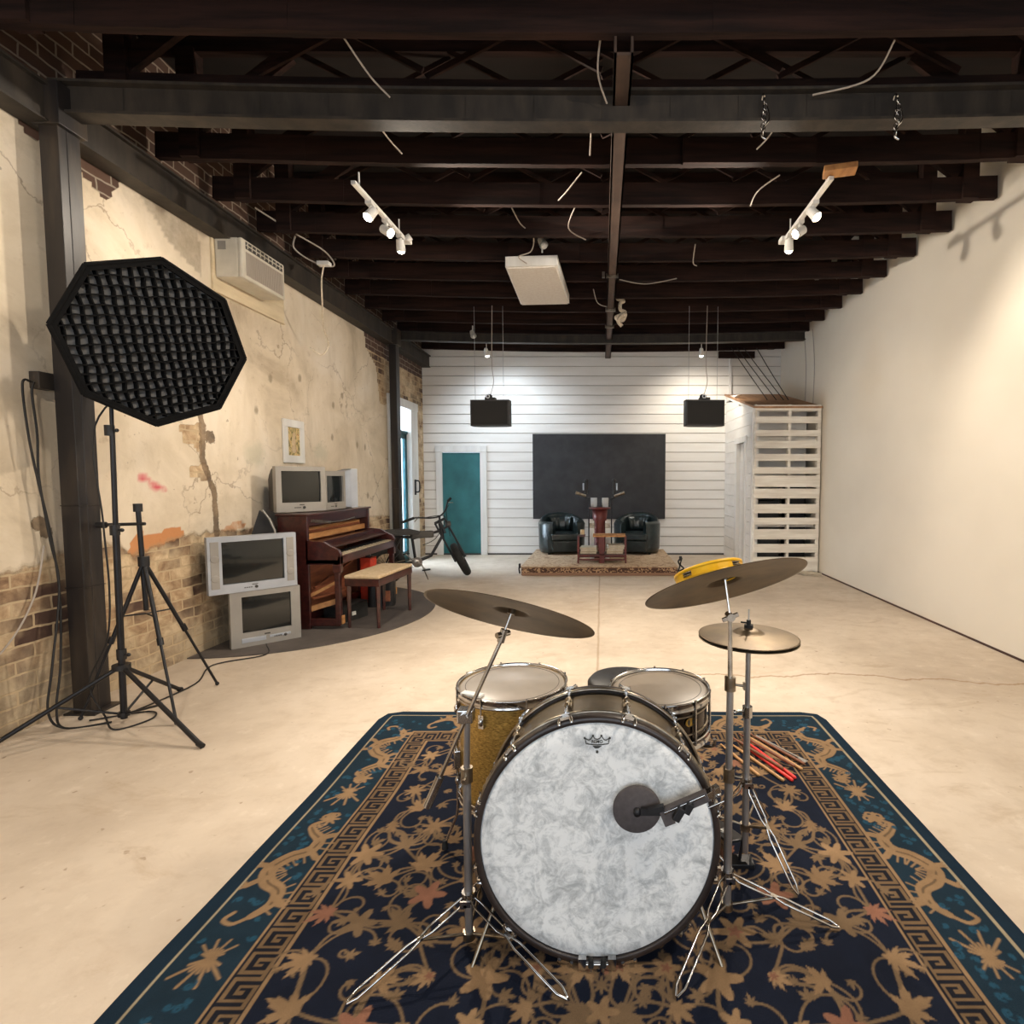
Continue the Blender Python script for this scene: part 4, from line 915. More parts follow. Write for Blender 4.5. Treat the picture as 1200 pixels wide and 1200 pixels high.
# second, smaller tripod
tp = thing('camera_tripod', 'empty small black tripod with a crossbar behind the light stand', 'tripod', (-2.86, 3.44, 0))
MB().cyl((0, 0, .62), (-.02, 0, 1.28), .014).build('centre_column', M['black_metal'], tp)
MB().cyl((-.02, 0, 1.24), (-.02, 0, 1.29), .024).cyl((-.24, -.03, 1.16), (.02, .0, 1.165), .010).cyl((-.25, -.03, 1.16), (-.20, -.03, 1.16), .02).build('crossbar', M['black_plastic'], tp)
MB().cyl((0, 0, .90), (0, 0, .96), .03).build('shoulder', M['black_plastic'], tp)
for fx, fy in ((-.26, -.20), (.36, -.26), (.17, .36)):
    MB().tube([(0, 0, .93), (fx * .5, fy * .5, .47)], .012).tube([(fx * .45, fy * .45, .52), (fx, fy, .014)], .008).cyl((fx * .5, fy * .5, .48), (fx * .54, fy * .54, .44), .017).ball((fx, fy, .014), .013).build('leg', M['black_metal'], tp)
    MB().tube([(0, 0, .60), (fx * .36, fy * .36, .60)], .005).build('brace', M['black_metal'], tp)

# cables and box by the column
bx = thing('junction_box', 'small grey electrical box on the plaster wall left of the column', 'electrical box', (-3.30, 3.315, 2.02))
MB().bb(-.03, .03, -.05, .05, -.05, .05).build('box_body', M['steel_paint'], bx, .004)
for i, (dx_, c_, lb) in enumerate(((0, 'black_cable', 'black cable hanging from the wall box to the floor, nearer the column'), (.05, 'black_cable', 'black cable looping from the wall box down beside the first one'))):
    tag(MB().tube(spline([(-3.27, 3.22 + dx_ * .3, 2.0), (-3.27, 3.17 + dx_, 1.98 - dx_), (-3.275, 3.19 + dx_, 1.7), (-3.27, 3.22 + dx_ * .2, 1.45), (-3.26, 3.27 - dx_ * .2, 1.1), (-3.25, 3.29, .75 + dx_), (-3.22, 3.24 - dx_, .35), (-3.20, 3.18 - dx_, .10), (-3.1, 3.12, .008), (-2.9, 3.2, .008)], 8), .006).build('power_cable', M[c_]), lb, 'cable')
tag(MB().tube(spline([(-2.9, 3.32, .008), (-2.85, 3.8, .008), (-3.0, 4.2, .008), (-2.75, 4.45, .008), (-2.9, 4.72, .008), (-3.1, 5.0, .008)], 8), .005).build('power_cable', M['black_cable']), 'black cable running along the floor to the stacked televisions', 'cable')
tag(MB().tube(spline([(-3.295, 3.26, 1.05), (-3.295, 3.18, .75), (-3.295, 3.0, .5), (-3.29, 2.7, .33)], 8), .005).build('power_cable', M['cable']), 'pale cable slanting down across the lower brick wall', 'cable')

# ---------------------------------------------------------------- televisions
def tv(label, loc, rz, w_, h_, depth, body, bez, feature, rx=0):
    t = thing('television', label, 'television', loc, (0, 0, rz)); b = feature
    # front face at y=0 looking to -y, x across, z up from 0
    sl, sr, sbm, st = b['m']; x0, x1 = -w_ / 2, w_ / 2
    m = MB(); fr = [(x0, 0), (x1, 0), (x1, h_), (x0, h_)]; inn = [(x0 + sl, sbm), (x1 - sr, sbm), (x1 - sr, h_ - st), (x0 + sl, h_ - st)]
    def q(p, y): return (p[0], y, p[1])
    for i in range(4):
        j = (i + 1) % 4
        m.add([q(fr[i], 0), q(fr[j], 0), q(inn[j], 0), q(inn[i], 0), q(fr[i], .07), q(fr[j], .07), q(inn[j], .022), q(inn[i], .022)], [(0, 1, 2, 3), (0, 4, 5, 1), (3, 2, 6, 7)])
    bezel = m.build('bezel', M[bez], t)
    xs = np.linspace(inn[0][0] - .002, inn[1][0] + .002, 13); zs = np.linspace(inn[0][1] - .002, inn[2][1] + .002, 11); m = MB(); vs = []
    for z in zs:
        for x in xs:
            a = (x - (inn[0][0] + inn[1][0]) / 2) / (w_ / 2); c = (z - (inn[0][1] + inn[2][1]) / 2) / (h_ / 2); vs.append((x, .008 + .014 * (a * a + c * c), z))
    m.add(vs, [(j * 13 + i, j * 13 + i + 1, (j + 1) * 13 + i + 1, (j + 1) * 13 + i) for j in range(10) for i in range(12)], True); m.build('screen', M['screen'], t)
    m = MB(); tp_ = b.get('taper', 0); secs = [(1., 1., 0, .03), (.97, .97, 0, .10), (.93 + tp_ * .03, .94, 0, .14), (.62 + tp_ * .26, .72 + tp_ * .12, .05, depth * .75), (.50 + tp_ * .30, .6 + tp_ * .12, .05, depth)]; vs = []
    for sx, sz, zo, y in secs:
        for a, c in ((-1, 0), (1, 0), (1, 1), (-1, 1)): vs.append((a * w_ / 2 * sx, y, (h_ * zo) * (1 - c) + c * h_ * sz if c else h_ * zo * .0 + (0.004 if y < .2 else .02)))
    fs = [(k * 4 + i, k * 4 + (i + 1) % 4, (k + 1) * 4 + (i + 1) % 4, (k + 1) * 4 + i) for k in range(len(secs) - 1) for i in range(4)] + [tuple(range((len(secs) - 1) * 4, len(secs) * 4))]
    m.add(vs, fs); m.build('body', M[body], t, .012)
    if b.get('speakers'):
        for s in (-1, 1):
            m = MB(); xc = s * (w_ / 2 - min(sl, sr) / 2); m.bb(xc - sl * .3, xc + sl * .3, -.003, .004, h_ * .10, h_ * .92)
            for z in (.28, .62): m.lathe([(0, -.006), (.028, -.006), (.032, 0)], (xc, 0, h_ * z), (0, 1, 0), 20)
            m.build('speaker_strip', M['grey_plastic'] if bez != 'grey_plastic' else M['silver_plastic'], t, .002)
    m = MB(); c = b.get('ctl', .0)
    m.lathe([(0, -.006), (.012, -.006), (.013, .002)], (c, 0, sbm * .45), (0, 1, 0), 16)
    for i in range(4): m.bb(c - .09 + i * .016, c - .079 + i * .016, -.003, .002, sbm * .4, sbm * .5)
    m.build('control_button', M['dark_grey_plastic'], t)
    if b.get('slot'):
        m = MB(); m.bb(-w_ * .36, -w_ * .02, -.003, .002, sbm * .30, sbm * .62); m.bb(w_ * .03, w_ * .34, -.003, .002, sbm * .42, sbm * .60); m.build('tape_flap', M['silver_plastic'], t, .002)
    m = MB(); m.bb(-.022, .022, -.002, .001, sbm * .70, sbm * .80); m.build('logo_plate', M['dark_grey_plastic'], t)
    return t
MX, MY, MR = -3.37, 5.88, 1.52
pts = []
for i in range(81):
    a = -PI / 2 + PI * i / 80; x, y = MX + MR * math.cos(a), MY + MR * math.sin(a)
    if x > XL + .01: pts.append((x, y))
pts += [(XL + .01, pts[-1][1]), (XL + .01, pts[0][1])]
tag(MB().prism(pts, (0, 0, 0.001), (1, 0, 0), (0, 1, 0), (0, 0, .009)).build('floor_half_disc', M['disc_grey']), 'dark grey thin half-disc on the floor against the plaster wall under the piano', 'mat')  # thin dark grey half-disc lying on the floor
aw = math.atan2(.37, .38)
tv('lower silver tube television of the two stacked on the floor', (-2.91, 4.757, .011), aw, .535, .475, .30, 'dark_grey_plastic', 'grey_plastic', {'m': (.085, .075, .12, .045), 'speakers': False, 'ctl': .14, 'slot': True})
tv('wide silver tube television stacked on top of another one, leaning forward a little', (-2.965, 4.70, .489), aw + .05, .665, .475, .28, 'dark_grey_plastic', 'silver_plastic', {'m': (.10, .10, .075, .045), 'speakers': True, 'ctl': .01})
a1 = math.atan2(.39, .225)
tv('largest of the three televisions on the piano, nearest the camera', (-2.93, 5.42, 1.121), a1 - .16, .46, .44, .31, 'dark_grey_plastic', 'grey_plastic', {'m': (.05, .045, .09, .045), 'ctl': .02, 'taper': 1})
tv('middle television on the piano, close beside the largest', (-2.80, 5.84, 1.121), R(84), .37, .40, .20, 'dark_grey_plastic', 'grey_plastic', {'m': (.035, .035, .075, .05), 'ctl': .0})
tv('third television on the piano, half hidden, pale end panel showing', (-2.84, 6.34, 1.121), R(128), .40, .43, .30, 'silver_plastic', 'silver_plastic', {'m': (.035, .035, .06, .04), 'ctl': .0})

# ---------------------------------------------------------------- piano
pn = thing('upright_piano', 'dark mahogany upright piano standing against the plaster wall', 'piano', (-3.05, 5.20, .010))
def P(m, name, mt, bev=.004, par=pn): return m.build(name, M[mt], par, bev)
L_ = 1.40; TP = 1.10     # local x from the wall to the room, y along the wall, z up
P(MB().bb(0, .28, 0, .035, .0, 1.08), 'near_side_panel', 'dark_wood'); P(MB().bb(0, .28, L_ - .035, L_, 0, 1.08), 'far_side_panel', 'dark_wood')
P(MB().bb(-.015, .30, -.012, L_ + .012, 1.08, TP), 'lid', 'dark_wood', .006)
P(MB().bb(0, .02, .03, L_ - .03, .05, 1.06), 'back_board', 'mid_wood')
P(MB().bb(.245, .265, .035, L_ - .035, .98, 1.08), 'top_panel', 'dark_wood')
m = MB(); m.bar((.262, .10, 1.03), (.262, L_ * .35, .985), .012, .03); m.tube(spline([(.275, .12, 1.03), (.28, .35, .995), (.28, .7, .985), (.28, 1.0, 1.0)]), .006); P(m, 'music_rail', 'nickel', 0)
P(MB().bb(.10, .12, .035, L_ - .035, .80, .99), 'hammer_panel', 'mid_wood')
m = MB(); m.bar((.17, .05, .93), (.17, L_ - .05, .93), .03, .05); m.bar((.23, .05, .875), (.23, L_ - .05, .875), .03, .055); P(m, 'action_rail', 'light_wood', .003)
m = MB(); 
for i in range(60): m.bar((.15, .07 + i * (L_ - .14) / 60, .955), (.20, .07 + i * (L_ - .14) / 60, .90), .008, .02)
P(m, 'hammer_row', 'mid_wood', 0)
P(MB().bb(.26, .36, .03, L_ - .03, .815, .83).bb(.34, .50, .03, L_ - .03, .775, .79).bar((.345, .03, .80), (.345, L_ - .03, .80), .012, .05), 'fall_board', 'dark_wood')
m = MB(); m.bb(.26, .58, .0, L_, .625, .668); m.bb(.555, .585, .0, L_, .625, .70); P(m, 'key_bed', 'dark_wood')
for y0 in (0, L_ - .045):
    m = MB(); m.prism([(.26, .62), (.585, .62), (.585, .72), (.56, .76), (.48, .80), (.42, .835), (.26, .85)], (0, y0, 0), (1, 0, 0), (0, 0, 1), (0, .045, 0)); P(m, 'cheek', 'dark_wood')
kb = MB().bb(.42, .553, .05, L_ - .05, .670, .708)
kb = kb.build('white_keys', mat('ivory_keys', rgb(222, 206, 176), .35, 0, rgb(204, 186, 154), 20, (1, 8, 1)), pn, .002)
m = MB()
for i in range(52):
    if i % 7 in (0, 1, 3, 4, 5): yy = .05 + (i + 1) * (L_ - .10) / 52; m.bb(.42, .49, yy - .006, yy + .006, .706, .720)
m.build('black_keys', M['black_plastic'], kb)
m = MB()
for i in range(1, 52): yy = .05 + i * (L_ - .10) / 52; m.bb(.49, .5545, yy - .0007, yy + .0007, .700, .7088)
m.build('key_gap', M['dark_grey_plastic'], kb)
for y0 in (.0, L_ - .05):
    m = MB(); m.bb(.52, .57, y0, y0 + .05, .04, .64); m.bb(.505, .585, y0 - .004, y0 + .054, .54, .62); m.bb(.27, .56, y0 + .005, y0 + .045, .03, .10); P(m, 'front_leg', 'dark_wood', .006)
    P(MB().bb(.575, .592, y0 + .004, y0 + .046, .05, .13), 'leg_block', 'light_wood', .004)
P(MB().bb(.22, .245, .035, L_ - .035, .06, .14), 'plinth', 'dark_wood'); P(MB().bb(.12, .135, .035, L_ - .035, .06, .62), 'sound_board', 'mid_wood')
m = MB(); m.bar((.24, .04, .30), (.50, .10, .44), .03, .03); m.bar((.24, .04, .18), (.52, .12, .26), .04, .05); P(m, 'trap_lever', 'light_wood', .003)
m = MB(); m.bar((.20, .25, .35), (.20, 1.1, .5), .03, .02); m.bar((.20, .2, .25), (.20, .9, .2), .03, .02); P(m, 'inner_strut', 'mid_wood', .002)
for y in (.62, .72): P(MB().bar((.23, y, .085), (.36, y, .07), .035, .01), 'pedal', 'gold_badge', .003)
# leaning dark board behind the piano's near end
lb = thing('leaning_board', 'dark cut-corner board with a pale edge leaning between wall and piano', 'board', (-3.10, 5.10, .010))
m = MB(); m.prism([(-.19, 0), (.06, 0), (.07, .95), (.03, 1.06), (-.06, 1.14), (-.19, .72)], (0, 0, 0), (.95, .3, 0), (0, .02, 1), (0, .018, 0)); m.build('board_face', M['black_paint'], lb)
m = MB(); m.tube([(-.02, -.004, 1.145), (.032, .010, 1.06), (.073, .018, .95), (.068, .018, .0)], .009, 6); m.build('edge_band', M['grey_plastic'], lb)
# bench
bn_ = thing('piano_bench', 'dark wooden piano bench with a cream padded seat', 'bench', (-2.26, 5.62, .010), (0, 0, R(-4)))
for x in (-.145, .145):
    for y in (-.36, .36): MB().prism([(-.022, -.022), (.022, -.022), (.022, .022), (-.022, .022)], (x, y, .42), (1, 0, 0), (0, 1, 0), (0, 0, .04)).cyl((x, y, 0), (x, y, .43), .017, .026, 4, True, False).build('leg', M['dark_wood'], bn_, .002)
MB().bb(-.17, .17, -.385, .385, .405, .475).build('apron', M['dark_wood'], bn_, .004)
MB().bb(-.175, .175, -.39, .39, .477, .512).build('seat_pad', M['cream_cloth'], bn_, .014, seg=3)
# things under the bench and piano
t = thing('black_bag', 'black soft bag on the grey half-disc under the far end of the piano bench', 'bag', (-2.50, 6.25, .010), (0, 0, R(15)))
MB().rbox(-.14, .14, -.13, .13, 0, .30, .05).build('bag_body', M['black_plastic'], t, .03, seg=3); MB().tube(spline([(-.06, 0, .295), (-.03, 0, .35), (.03, 0, .35), (.06, 0, .295)]), .009).build('handle', M['rubber'], t); MB().bb(.02, .10, -.145, -.128, .06, .18).build('front_tag', M['mid_wood'], t, .004)
t = thing('black_bag', 'low crumpled black bag on the grey half-disc between piano and bench', 'bag', (-2.62, 5.62, .010), (0, 0, R(-20)))
MB().rbox(-.12, .12, -.2, .2, 0, .16, .05).build('bag_body', M['rubber'], t, .04, seg=3); MB().bb(.10, .128, -.05, .0, .05, .09).build('buckle', M['white_mark'], t, .003)
t = thing('red_container', 'orange-red container standing behind the piano bench', 'container', (-2.72, 6.42, .010)); MB().rbox(-.07, .07, -.08, .08, 0, .52, .02).build('container_body', M['orange'], t, .01); MB().cyl((0, 0, .52), (0, 0, .55), .03).build('cap', M['black_plastic'], t)

# ---------------------------------------------------------------- picture, air conditioner, on the left wall
t = thing('framed_picture', 'small picture of a pale figure in a wide white frame above the piano', 'picture', (XL + .004, 6.01, 1.84))
m = MB(); m.bb(0, .022, -.20, .20, -.23, -.15); m.bb(0, .022, -.20, .20, .15, .23); m.bb(0, .022, -.20, -.12, -.15, .15); m.bb(0, .022, .12, .20, -.15, .15); m.build('frame', M['white_trim'], t, .003)
n = N('picture_print'); f = n.noise(n.map((1, 1, 1)), 14, 4, .6, 1.2); n.set(Base_Color=n.ramp(f, [(.3, rgb(70, 66, 40)), (.45, rgb(150, 136, 84)), (.58, rgb(222, 196, 140)), (.7, rgb(150, 72, 44))]), Roughness=.5)
MB().bb(0, .008, -.125, .125, -.155, .155).build('print', n.m, t)
m = MB(); m.ball((.010, .01, .07), .028, 10, (.2, 1, 1.1)); m.ball((.010, .0, .0), .05, 10, (.1, .8, 1.1)); m.ball((.010, .0, -.08), .05, 10, (.1, 1, .9)); m.build('painted_figure', M['cream_cloth'], t)
t = tag(MB().bb(XL + .001, XL + .02, 4.84, 5.90, 3.06, 3.495).bb(XL, XL + .03, 4.84, 5.90, 3.045, 3.06).build('mounting_board', M['plywood'], bevel=.002), 'cream painted plywood panel on the wall around the air conditioner', 'wall panel')
ac = thing('air_conditioner', 'off-white window air conditioner mounted high on the plaster wall', 'air conditioner', (XL + .02, 4.87, 3.17))
MB().bb(0, .20, 0, .64, 0, .335).build('housing', M['ac'], ac, .012)
m = MB(); m.bb(.198, .235, .0, .64, 0, .335); m.build('front_cover', M['ac'], ac, .014, seg=3)
m = MB(); m.bb(.232, .240, .05, .60, .03, .23)
for i in range(24): m.bb(.238, .244, .06 + i * .0216, .068 + i * .0216, .035, .225)
m.build('intake_grille', M['cable'], ac)
m = MB(); m.bb(.234, .238, .05, .60, .255, .315); g = m.build('outlet_vent', M['dark_grey_plastic'], ac)
m = MB()
for i in range(9): m.bb(.236, .245, .07 + i * .060, .075 + i * .060, .26, .31)
m.bb(.236, .246, .05, .60, .282, .288); m.build('vent_louvre', M['ac'], g)
MB().bb(.03, .10, -.004, .0, .23, .30).build('rating_label', M['grey_plastic'], ac)
m = MB()
m = MB().tube(spline([(-3.15, 5.2, 3.9), (-2.95, 5.5, 3.8), (-2.78, 5.72, 3.72), (-2.72, 5.78, 3.60), (-2.9, 5.72, 3.62), (-3.02, 5.6, 3.7), (-2.98, 5.55, 3.8)]), .008)
tag(m.build('ceiling_cable', M['cable']), 'white cable looping above the air conditioner near the joists', 'cable')
t = thing('appliance_cable', 'white power cord of the air conditioner with its plug at the steel beam', 'power cord', (0, 0, 0)); MB().tube(spline([(-2.80, 5.74, 3.60), (-2.83, 5.74, 3.45), (-2.86, 5.80, 3.25), (-2.95, 6.0, 3.05), (-3.0, 6.2, 2.92), (-3.08, 6.2, 2.80), (-3.15, 6.1, 2.86)]), .008).build('cord', M['rope'], t); MB().bb(-2.86, -2.74, 5.70, 5.78, 3.585, 3.625).build('plug', M['white_trim'], t, .006)

# ---------------------------------------------------------------- fat-tyre bicycle
bk = thing('electric_bicycle', 'black fat-tyre moped-style bicycle with a long seat, beside the street door', 'bicycle', (-2.93, 7.50, 0), (R(-3), 0, R(36)))
def wheel(name, par, c, ax, Rw=.262):
    w_ = MB().torus(c, Rw - .054, .054, ax, 56, 14).build(name, M['rubber'], par)
    m = MB().torus(c, Rw - .09, .014, ax, 48, 8); u, v_, a = frame(ax); c = Vector(c)
    for i in range(18):
        q = 2 * PI * i / 18; m.cyl(c + a * (.02 if i % 2 else -.02), c + (u * math.cos(q) + v_ * math.sin(q)) * (Rw - .09), .0022, n=5)
    m.build('rim', M['black_metal'], w_); MB().cyl(c - a * .05, c + a * .05, .03).build('hub', M['dark_tube'], w_); return w_
wheel('rear_wheel', bk, (0, 0, .262), (0, 1, 0))
m = MB(); T = m.tube
for s in (-.055, .055):
    T([(0, s, .262), (.40, s * .8, .27)], .012); T([(0, s, .262), (.18, s, .60), (.22, s * .6, .66)], .011); T([(-.22, s, .66), (-.05, s, .635), (.10, s, .55), (.16, s, .42), (.05, s, .30)], .009)
T([(.40, 0, .27), (.36, 0, .62)], .02); T([(.36, 0, .62), (.10, 0, .64)], .018); T([(.40, 0, .27), (.62, 0, .34), (.80, 0, .62)], .022); T([(.36, 0, .60), (.82, 0, .70)], .020); T([(.80, 0, .58), (.765, 0, .80)], .026)
m.build('frame', M['black_metal'], bk)
MB().bb(.34, .66, -.055, .055, .60, .70).build('battery_box', M['dark_grey_plastic'], bk, .02)
MB().prism([(-.26, .67), (.42, .655), (.46, .70), (.30, .745), (-.05, .74), (-.24, .77), (-.28, .74)], (0, -.10, 0), (1, 0, 0), (0, 0, 1), (0, .20, 0)).build('seat', M['black_plastic'], bk, .02, seg=3)
m = MB(); T = m.tube; T([(-.24, -.08, .68), (-.28, 0, .69), (-.24, .08, .68)], .010); 
for s in (-1, 1): T([(-.24, s * .08, .68), (.30, s * .09, .66)], .009)
m.build('seat_rail', M['nickel'], bk)
m = MB().lathe([(0, -.008), (.07, -.008), (.07, .008), (0, .008)], (.40, -.07, .27), (0, 1, 0), 28).cyl((.40, -.12, .27), (.40, .12, .27), .014); m.bar((.40, -.10, .27), (.50, -.11, .16), .02, .012); m.bar((.40, .10, .27), (.30, .11, .38), .02, .012); cr_ = m.build('crank', M['dark_tube'], bk)
MB().bar((.45, -.17, .16), (.55, -.10, .16), .05, .02).bar((.25, .10, .38), (.35, .18, .38), .05, .02).build('foot_pedal', M['black_plastic'], cr_)
MB().tube([(.40, -.075, .205), (0, -.075, .24)], .004, 5).tube([(.40, -.075, .335), (0, -.075, .285)], .004, 5).build('chain', M['nickel'], bk)
MB().tube([(.45, -.05, .28), (.50, -.20, .03)], .009).build('kickstand', M['nickel'], bk)
# steered front end: own tilted frame
fk = MB()
top = Vector((.765, 0, .83)); upv = Vector((-.40, .16, .90)).normalized(); fw = top - upv * .63; axw = Vector((.376, .926, 0)).cross(upv).normalized()
d_ = (fw - top).normalized(); side = (axw - d_ * axw.dot(d_)).normalized(); axw = side
for s in (-1, 1): fk.tube([top + side * s * .075, fw + side * s * .078], .016)
fk.tube([top + side * .08, top - side * .08], .02); fk.tube([top - d_ * .02, top + d_ * .20 + Vector((-.02, 0, 0))], .022); fk.tube([top + d_ * .12 + side * .08, top + d_ * .12 - side * .08], .018)
fk = fk.build('fork', M['black_metal'], bk)
wheel('front_wheel', bk, fw, side)
m = MB(); m.torus(fw, .300, .02, side, 30, 8, -.4, 1.2); 
hb = MB().tube(spline([top - side * .36 + Vector((-.18, 0, .16)), top - side * .26 + Vector((-.12, 0, .17)), top - side * .12 + Vector((-.03, 0, .10)), top + Vector((0, 0, .07)), top + side * .12 + Vector((-.03, 0, .10)), top + side * .26 + Vector((-.12, 0, .17)), top + side * .36 + Vector((-.18, 0, .16))], 6), .012).tube([top, top + Vector((0, 0, .07))], .016).build('handlebar', M['black_metal'], bk)
for s in (-1, 1): MB().tube([top + side * s * .26 + Vector((-.12, 0, .17)), top + side * s * .38 + Vector((-.19, 0, .16))], .019).build('grip', M['rubber'], hb); MB().tube([top + side * s * .22 + Vector((-.09, 0, .17)), top + side * s * .30 + Vector((-.08, 0, .13))], .006).build('brake_lever', M['nickel'], hb)
MB().tube(spline([top + side * .2 + Vector((-.05, 0, .14)), top + Vector((.10, 0, .12)), top + d_ * .25 + Vector((.03, 0, 0))]), .005).tube(spline([top - side * .2 + Vector((-.05, 0, .14)), top + Vector((.08, 0, .06)), (.70, -.03, .60), (.5, -.03, .5)]), .005).build('brake_cable', M['rubber'], bk)
MB().cyl(top + d_ * .06 + Vector((.06, 0, .0)), top + d_ * .06 + Vector((.12, .0, 0)), .05).build('headlamp', M['dark_grey_plastic'], bk)

# ---------------------------------------------------------------- small carpeted stage with its furniture
PX0, PX1, PY0, PY1, PZ = -1.20, 1.137, 8.14, 10.15, .14
st_ = thing('low_stage', 'low carpeted platform in front of the black panel', 'platform', (0, 0, 0))
m = MB(); m.bb(PX0 + .01, PX1 - .01, PY0 + .01, PY1, .0, PZ - .012); m.build('riser', M['stage_edge'], st_, .012)
m = MB(); m.bb(PX0, PX1, PY0, PY1, PZ - .012, PZ); m.build('top_rug', M['stage_rug'], st_, .006)
t = tag(MB().bb(-1.285, 1.19, YB - .045, YB - .01, .68, 2.265).build('chalkboard', M['black_paint'], bevel=.003), 'large matt black board on the white wall behind the armchairs', 'board')
def tub(label, x, y, rz):
    t = thing('tub_armchair', label, 'armchair', (x, y, PZ), (0, 0, rz))
    m = MB(); n_ = 28; Ro, Ri = .40, .29; vs = []; prof = []
    for i in range(n_ + 1):
        a = R(-58 + 296 * i / n_); h = .56 + .13 * max(0, math.sin(a)) ** 1.2
        for r, z in ((Ro - .02, .03), (Ro, .10), (Ro + .01, h - .05), (Ro - .02, h), (Ri + .03, h), (Ri, h - .04), (Ri - .01, .30), (Ri, .05)): vs.append((math.cos(a) * r, math.sin(a) * r * .95, z))
    q = 8; fs = [(i * q + k, (i + 1) * q + k, (i + 1) * q + (k + 1) % q, i * q + (k + 1) % q) for i in range(n_) for k in range(q)]
    m.add(vs, fs, True); m.add(vs, [tuple(range(q)), tuple(range(n_ * q + q - 1, n_ * q - 1, -1))]); m.build('curved_back', M['leather'], t, .0)
    m = MB().lathe([(0, .05), (.28, .05), (.285, .16), (.27, .25), (0, .25)], (0, -.03, 0), n=32); m.bb(-.22, .22, -.36, -.1, .05, .24); m.build('seat_base', M['leather'], t, .02)
    m = MB().lathe([(0, .245), (.26, .245), (.285, .28), (.28, .33), (.24, .365), (0, .375)], (0, -.03, 0), n=32); m.bb(-.24, .24, -.38, -.1, .25, .36); m.build('seat_cushion', M['leather'], t, .03, seg=3)
    m = MB(); vs = []
    for i in range(13):
        a = R(40 + 100 * i / 12); w_ = .012 * math.sin(i * 2.4)
        for r, z in ((.285, .36), (.21 + w_, .38), (.20 + w_, .46), (.235 + w_, .60), (.29, .63)): vs.append((math.cos(a) * r, math.sin(a) * r * .95, z))
    m.add(vs, [(i * 5 + k, (i + 1) * 5 + k, (i + 1) * 5 + k + 1, i * 5 + k + 1) for i in range(12) for k in range(4)], True); m.build('back_cushion', M['leather'], t, sub=1)
    for x, y in ((-.26, -.22), (.26, -.22), (-.22, .26), (.22, .26)): MB().cyl((x, y, 0), (x, y, .05), .022).build('foot', M['rubber'], t)
    return t
tub('black leather tub armchair on the left of the stage', -.70, 9.72, R(14))
tub('black leather tub armchair on the right of the stage', .62, 9.72, R(-14))
t = thing('pedestal_table', 'small oxblood pedestal table between the two armchairs, glasses on top', 'side table', (-.03, 9.1, PZ))
MB().lathe([(0, .80), (.165, .80), (.175, .81), (.175, .825), (0, .83)], n=36).build('table_top', M['oxblood'], t); MB().lathe([(0, .0), (.13, .0), (.12, .03), (.10, .06), (.10, .40), (.11, .62), (.13, .80), (0, .80)], n=28).build('pedestal', M['oxblood'], t)
for x in (-.125, .125): MB().bb(x - .035, x + .035, -.17, -.14, .0, .62).build('white_leg', M['white_trim'], t, .004); MB().bb(x - .04, x + .04, -.175, -.13, .50, .58).build('leg_collar', M['nickel'], t, .004)
for x, lb_ in ((-.125, 'left'), (.06, 'right')):
    g = tag(MB().lathe([(0, 0), (.052, 0), (.056, .15), (.052, .15), (.048, .008), (0, .008)], n=24).torus((0, 0, .15), .054, .0035, n=24, k=6).build('drinking_glass', M['glass'], loc=(x - .0, 9.1, PZ + .831)), 'clear tumbler on the oxblood table, %s of the two' % lb_, 'glass', 'tumblers on the side table')
cart = thing('low_book_table', 'low dark two-tier table with a pale wooden bar, in front of the pedestal table', 'low table', (.005, 8.62, PZ))
m = MB()
for x in (-.365, .365):
    for y in (-.16, .16): m.bb(x - .012, x + .012, y - .012, y + .012, 0, .42)
m.bb(-.04, .04, -.16, -.13, 0, .42)
for z in (.055, .115): m.bb(-.365, .365, -.172, -.148, z - .008, z + .012); m.bb(-.365, .365, .148, .172, z - .008, z + .012)
m.build('frame', M['oxblood'], cart, .003); MB().bb(-.365, .365, -.16, .16, .125, .14).build('lower_shelf', M['dark_wood'], cart)
MB().bb(-.14, .365, -.17, .17, .405, .430).build('top_shelf', M['light_wood'], cart, .004); MB().bb(-.365, -.26, -.10, .05, .40, .43).build('side_shelf', M['dark_wood'], cart, .003)
bc = [rgb(176, 168, 152), rgb(196, 188, 170), rgb(146, 130, 108), rgb(180, 150, 112), rgb(206, 200, 186)]
def book(label, c, d, rz, ci, grp='books on the low table'):
    t = thing('book', label, 'book', c, (0, 0, rz), grp); MB().bb(-d[0] / 2, d[0] / 2, -d[1] / 2, d[1] / 2, 0, d[2]).build('cover', mat('book_cover', bc[ci], .6), t); MB().bb(-d[0] / 2 + .004, d[0] / 2 + .003, -d[1] / 2 - .003, d[1] / 2 + .003, .004, d[2] - .004).build('pages', M['paper'], t)
for k_, (x, zz, ci, lb_) in enumerate(((-.20, 0, 2, 'bottom book of the left pile on the low table'), (-.19, .034, 0, 'grey middle book of the left pile on the low table'), (-.20, .068, 1, 'pale top book of the left pile on the low table'),
        (.21, 0, 3, 'tan bottom book of the right pile on the low table'), (.20, .034, 1, 'pale second book of the right pile on the low table'), (.21, .068, 4, 'whitish third book of the right pile on the low table'), (.22, .102, 0, 'grey top book of the right pile on the low table'))):
    book(lb_, (x, 8.62, PZ + .141 + zz), (.25, .24, .032), R(random.uniform(-8, 8)), ci)
t = thing('tin_can', 'small pale can on the left corner of the low table', 'can', (-.30, 8.60, PZ + .431)); MB().cyl((0, 0, 0), (0, 0, .075), .034, n=24).build('can_body', M['cream_cloth'], t); MB().cyl((0, 0, .075), (0, 0, .08), .03).build('lid', M['nickel'], t)
